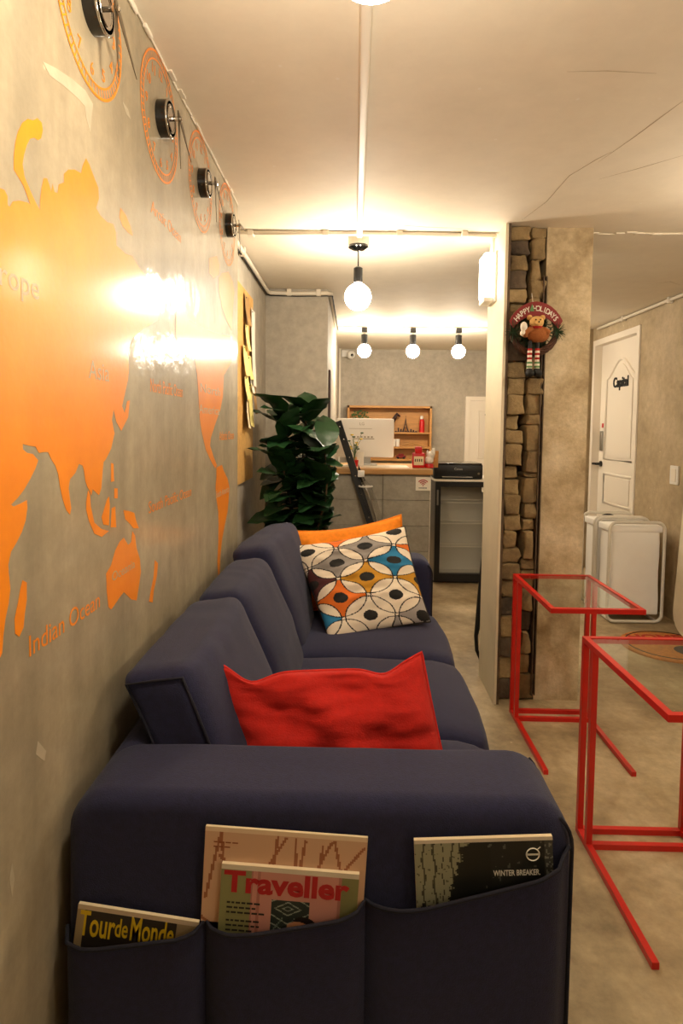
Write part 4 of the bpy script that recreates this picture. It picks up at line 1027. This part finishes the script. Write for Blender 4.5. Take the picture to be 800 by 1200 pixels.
m = MB(); m.box((x - .13, yb - .02, z), (x + .14, yb + .02, z + .008))
for q in range(9): xx = x - .125 + q * .03; m.box((xx, yb - .012, z + .008), (xx + .018, yb + .012, z + .016 + .012 * ((q * 7) % 4) * (0 if 3 <= q <= 5 else 1)))
m.build('skyline_strip', 'brown_dark', ei)
x, z = on(494, 0); rb = thing('red_bottle', (x, yb, z), 'red bottle with a white cap at the shelf end', 'bottle')
MB().lathe([(.032, z), (.032, z + .12), (.026, z + .15), (.016, z + .16)], (x, yb, 0), 'Z', 16).build('body', 'red_gloss', rb, smooth=40); MB().lathe([(.018, z + .158), (.02, z + .19), (.012, z + .20)], (x - .004, yb, 0), 'Z', 12).build('cap', 'white_plastic', rb, smooth=40)
for i_, px in enumerate((461, 466)):
    x, z = on(px, 1); m = MB(); m.lathe([(.022, z), (.026, z + .085), (.022, z + .09), (.018, z + .02)], (x, yb, 0), 'Z', 14)
    tag(m.build('cup', 'white_plastic', smooth=40), ('white cup beside the computer edge on the middle shelf level', 'white cup next to the arched bridge model')[i_], 'cup')
x, z = on(482, 1); m = MB(); m.tube([(x - .13, yb, z + .012), (x - .06, yb, z + .03), (x, yb, z + .048), (x + .06, yb, z + .03), (x + .13, yb, z + .012)], .008, 6); m.box((x - .14, yb - .02, z), (x + .14, yb + .02, z + .006))
for q in range(-3, 4): m.box((x + q * .036 - .002, yb - .004, z), (x + q * .036 + .002, yb + .004, z + .044 - abs(q) * .009))
tag(m.build('bridge_model', 'wood_counter'), 'small arched bridge model on the middle shelf level', 'model')
x, z = on(470, 2); tc_ = thing('toy_car', (x, yb, z), 'dark red toy car on the lowest shelf level', 'toy')
m = MB(); m.rbox((x - .06, yb - .024, z + .012), (x + .06, yb + .024, z + .04), .008, 1); m.rbox((x - .03, yb - .02, z + .036), (x + .035, yb + .02, z + .062), .01, 1); m.build('body', 'banner_red', tc_, smooth=40)
for dx in (-.036, .036):
    for dy in (-.024, .02): MB().lathe([(.014, 0), (.014, .006)], (x + dx, yb + dy, z + .014), 'Y', 12).build('wheel', 'black_matte', tc_)
# security camera
cx, cyy, czz = -.045, BY - .04, 2.17
sc_ = thing('security_camera', (cx, BY, czz - .03), 'small white security camera high in the back wall corner', 'camera')
MB().rbox((cx - .11, BY - .03, czz - .02), (cx - .02, BY, czz + .06), .006, 1).build('mount', 'white_plastic', sc_); MB().ball((cx, cyy - .03, czz), .052, 16).build('dome', 'white_plastic', sc_, smooth=True); MB().ball((cx + .012, cyy - .068, czz - .006), .020, 12).build('lens', 'black_gloss', sc_, smooth=True)
pt = MB(); pt.rbox((-.187, BY - .05, 0), (-.165, BY - .008, CEIL), .004, 1)
tag(pt.build('cable_duct', 'conduit_white'), 'white vertical duct in the far corner of the passage wall', 'duct')
wb = MB(); wb.rbox((-.187, 4.50, .9), (-.172, 4.62, 1.72), .003, 1)
tag(wb.build('wooden_board', 'brown_dark'), 'narrow dark wooden board fixed on the passage wall', 'board')

# ------------------------------------------------------------------ right side: hampers, switch, mat, board
def loop(y, x0, x1, z0, z1, r=.05, n=5):
    pts = []
    for (cx, cz, a0) in ((x1 - r, z1 - r, 0), (x0 + r, z1 - r, 90), (x0 + r, z0 + r, 180), (x1 - r, z0 + r, 270)):
        for k in range(n + 1): t = math.radians(a0 + 90 * k / n); pts.append((cx + r * math.cos(t), y, cz + r * math.sin(t)))
    return pts
def hamper(y0, lb):
    x0, x1, zt = 1.735, 2.105, .655; y1 = y0 + .225
    t = thing('laundry_hamper', ((x0 + x1) / 2, (y0 + y1) / 2, 0), lb, 'hamper', 'white laundry hampers')
    for y in (y0, y1): MB().tube(loop(y, x0, x1, .012, zt + .035), .011, 8, closed=True).build('frame_loop', 'tube_white', t, smooth=True)
    for x in (x0 + .03, x1 - .03): MB().tube([(x, y0, .012), (x, y1, .012)], .009, 6).build('side_rail', 'tube_white', t)
    def fn(p):
        q = p.copy(); h = p.z / zt
        q.x += .006 * nz((p.x, p.y, p.z), 6); q.y += .010 * nz((p.x + 9, p.y, p.z), 5)
        return q
    b = MB().rbox((x0 + .02, y0 + .016, .055), (x1 - .02, y1 - .016, zt), .012, 6, fn).build('fabric_bag', 'bag_fabric', t, smooth=True)
    m = MB(); m.rbox((x0 + .006, y0 + .012, zt - .035), (x1 - .006, y1 - .012, zt + .012), .008, 2); m.build('rim', 'bag_fabric', t, smooth=40)
hamper(4.20, 'white fabric laundry hamper on a tube frame nearest the round mat')
hamper(4.465, 'white fabric laundry hamper on a tube frame nearest the panelled door')
bc_ = MB(); q = atY(712, 603, 4.55); bc_.tube([q + Vector((.05 * math.cos(a), 0, .028 * math.sin(a))) for a in [math.radians(20 + 150 * i / 8) for i in range(9)]], .008, 6)
bc_.v = [v + Vector((0, 0, (.675 - min(w.z for w in bc_.v)) * 0)) for v in bc_.v]
dz = .668 - min(v.z for v in bc_.v); bc_.v = [v + Vector((0, 0, dz)) for v in bc_.v]
tag(bc_.build('hanger_hook', 'black_plastic', smooth=True), 'small black hook lying on top of the laundry hampers', 'hook')
sw = thing('light_switch', (RWX, 4.32, .94), 'white light switch on the wall beside the panelled door', 'switch')
MB().rbox((RWX - .012, 4.265, .94), (RWX, 4.375, 1.07), .004, 1).build('plate', 'white_plastic', sw); MB().rbox((RWX - .017, 4.29, .96), (RWX - .01, 4.35, 1.05), .003, 1).build('rocker', 'white_paint', sw)
MC = Vector((2.02 - .20, 3.72, 0)); 
rm = thing('round_mat', (1.93, 3.74, 0), 'round brown fibre mat with red lettering on the floor before the hampers', 'mat')
c0 = (1.93, 3.74); R0 = .275
MB().lathe([(R0, 0), (R0, .010), (R0 - .01, .014), (.001, .014)], (c0[0], c0[1], 0), 'Z', 48).build('fibre_disc', 'mat_fibre', rm, smooth=40)
MB().tube([(c0[0] + (R0 - .03) * math.cos(a), c0[1] + (R0 - .03) * math.sin(a), .0145) for a in [2 * math.pi * i / 48 for i in range(48)]], .004, 5, closed=True).build('border', 'mat_dark', rm)
xf(text_mb('HOME', .12, .0005, .004, 'CENTER'), (c0[0] - .02, c0[1] + .10, .0146), (1, 0, 0), (0, 1, 0), (0, 0, 1)).build('lettering', 'mat_red', rm, fixn=False)
m = MB(); m.lathe([(.085, .0142), (.080, .016), (.001, .016)], (c0[0] + .07, c0[1] - .10, 0), 'Z', 24); m.build('dark_motif', 'mat_dark', rm)
ib = thing('ironing_board', (2.15, 3.95, 0), 'pale padded board with a rounded foot leaning against the wall', 'board')
pts = []
for k in range(13): t = math.pi + math.pi * k / 12; pts.append((.15 * math.cos(t), .16 + .15 * math.sin(t) * .9))
pts += [(.15, 1.25), (.08, 1.38), (-.08, 1.38), (-.15, 1.25)]
ib_o = Vector((2.075, 3.86, .0)); 
MB().poly([ib_o + Vector((.072 * (v / 1.4), u, v)) for u, v in pts], (.028, 0, 0)).build('padded_top', 'white_skin', ib)
m = MB(); m.tube([ib_o + Vector((.04, -.06, .20)), ib_o + Vector((.10, -.06, 1.1))], .009, 6); m.tube([ib_o + Vector((.04, .06, .20)), ib_o + Vector((.10, .06, 1.1))], .009, 6); m.build('folded_legs', 'black_plastic', ib)

# ------------------------------------------------------------------ wreath
WY = 2.90; wc = atY(625, 388, WY); wc.y = WY
wr_ = thing('wreath', (wc.x, WY, wc.z - .2), 'twig christmas wreath with a red Happy Holidays banner hanging on the stone pillar', 'wreath')
m = MB()
for k in range(7):
    ph = k * .9; m.tube([(wc.x + (.100 + .012 * math.sin(3 * a + ph)) * math.cos(a), WY + .012 * math.sin(4 * a + ph) - .01, wc.z + (.100 + .012 * math.sin(3 * a + ph)) * math.sin(a)) for a in [2 * math.pi * i / 40 for i in range(40)]], .006, 5, closed=True)
m.build('twig_ring', 'twig', wr_, smooth=True)
pts = []
cb_ = wc + Vector((0, 0, -.055)); 
for k in range(13): a = math.radians(148 - 116 * k / 12); pts.append((cb_.x + .172 * math.cos(a) * .82, WY - .035, cb_.z + .182 * math.sin(a)))
for k in range(13): a = math.radians(32 + 116 * k / 12); pts.append((cb_.x + .125 * math.cos(a) * .95, WY - .035, cb_.z + .118 * math.sin(a)))
bn = MB().poly(pts, (0, .008, 0)).build('banner', 'banner_red', wr_)
tx = MB(); msg = 'HAPPY HOLIDAYS'
for i, chh in enumerate(msg):
    if chh == ' ': continue
    a = math.radians(136 - 92 * i / (len(msg) - 1)); r_ = .132; g = text_mb(chh, .034, .0004, .0004, 'CENTER')
    ax_ = Vector((math.sin(a), 0, -math.cos(a))); up_ = Vector((math.cos(a), 0, math.sin(a)))
    xf(g, Vector((cb_.x + r_ * math.cos(a) * .84, WY - .0362, cb_.z + (r_ + .008) * math.sin(a))), ax_, up_, (0, -1, 0), .85); tx.add(g.v, g.f)
tx.build('lettering', 'print_white', bn, fixn=False)
m = MB(); q = Vector((cb_.x + .132 * .84 * math.cos(math.radians(100.6)), WY - .037, cb_.z + .138)); m.poly([q, q + Vector((.010, 0, 0)), q + Vector((0, 0, .034)), q + Vector((-.010, 0, 0))], (0, -.002, 0)); m.build('tree_mark', 'yarn_green', bn)
for s in (-1, 1):
    m = MB(); rr = random.Random(4 + s); c = wc + Vector((s * .098, -.025, -.005))
    for k in range(46):
        a = rr.uniform(0, 6.28); e = rr.uniform(-.9, .9); L_ = rr.uniform(.03, .055); m.tube([c, c + Vector((math.cos(a) * math.cos(e) * L_ * .8 , -abs(math.sin(e)) * L_ * .6, math.sin(a) * L_))], [.0016, .0008], 4)
    m.build('pine_sprig', 'pine', wr_)
m = MB(); rr = random.Random(12)
for k in range(150):
    a = rr.uniform(0, 6.28); r_ = .085 * math.sqrt(rr.random()); c = wc + Vector((r_ * math.cos(a), -.004, r_ * math.sin(a))); b2 = rr.uniform(0, 6.28)
    m.tube([c, c + Vector((.028 * math.cos(b2), -.012 * rr.random(), .028 * math.sin(b2)))], [.0022, .001], 4)
m.build('greenery', 'pine', wr_)
by_ = WY - .045; bcx, bcz = wc.x - .004, wc.z
m = MB(); m.ball((bcx + .012, by_, bcz - .022), .042, 14, (1.25, .8, .9)); m.build('bear_body', 'bear_fur', wr_, smooth=True)
m = MB(); m.ball((bcx, by_ - .012, bcz + .030), .030, 14, (1.1, .9, .95)); m.ball((bcx - .028, by_, bcz + .053), .013, 10); m.ball((bcx + .030, by_, bcz + .053), .013, 10); m.ball((bcx, by_ - .038, bcz + .022), .013, 10); m.build('bear_head', 'bear_tan', wr_, smooth=True)
m = MB(); m.ball((bcx - .010, by_ - .037, bcz + .038), .0035, 8); m.ball((bcx + .010, by_ - .037, bcz + .038), .0035, 8); m.ball((bcx, by_ - .051, bcz + .026), .004, 8); m.build('bear_face', 'black_gloss', wr_)
m = MB(); m.tube([(bcx - .018, by_ - .01, bcz + .004), (bcx - .045, by_ - .02, bcz - .012), (bcx - .055, by_ - .025, bcz - .035)], [.014, .013, .012], 8); m.build('bear_arm', 'bear_fur', wr_, smooth=True); m = MB(); m.tube([(bcx + .03, by_ - .01, bcz), (bcx + .055, by_ - .02, bcz - .02)], [.014, .013], 8); m.build('bear_arm', 'bear_fur', wr_, smooth=True)
m = MB(); m.ball((bcx - .058, by_ - .02, bcz + .008), .020, 12, (.8, .6, 1.2)); m.ball((bcx - .062, by_ - .022, bcz - .02), .014, 10); m.build('white_bow', 'yarn_white', wr_, smooth=True)
m = MB(); m.lathe([(.024, 0), (.03, .016)], (bcx, by_ - .005, bcz + .002), 'Z', 16); m.build('scarf', 'yarn_red', wr_)
for s in (-1, 1):
    lx = bcx - .006 + s * .017; z0 = wc.z - .085
    lg = MB(); lg.tube([(lx, by_, wc.z - .05), (lx, by_, z0)], .009, 8); lg = lg.build('leg', 'black_matte', wr_)
    for k in range(6): MB().lathe([(.0105, z0 - .010 * k), (.0105, z0 - .010 * (k + 1))], (lx + s * .001 * k * 0, by_, 0), 'Z', 10).build('stripe', 'yarn_red' if k % 2 == 0 else 'yarn_white', lg)
    for k in range(4): MB().lathe([(.0125, z0 - .060 - .009 * k), (.0125, z0 - .060 - .009 * (k + 1))], (lx, by_, 0), 'Z', 10).build('stripe', 'yarn_green' if k % 2 == 0 else 'yarn_white', lg)
    m = MB(); m.ball((lx, by_ - .012, z0 - .112), .021, 12, (.95, 1.4, .85)); m.ball((lx, by_, z0 - .098), .016, 10); m.build('boot', 'black_matte', wr_, smooth=True)
m = MB(); m.tube([(wc.x - .01, WY - .02, wc.z + .11), (wc.x - .008, WY + .02, wc.z + .175)], .0016, 5); m.build('string', 'yarn_white', wr_)
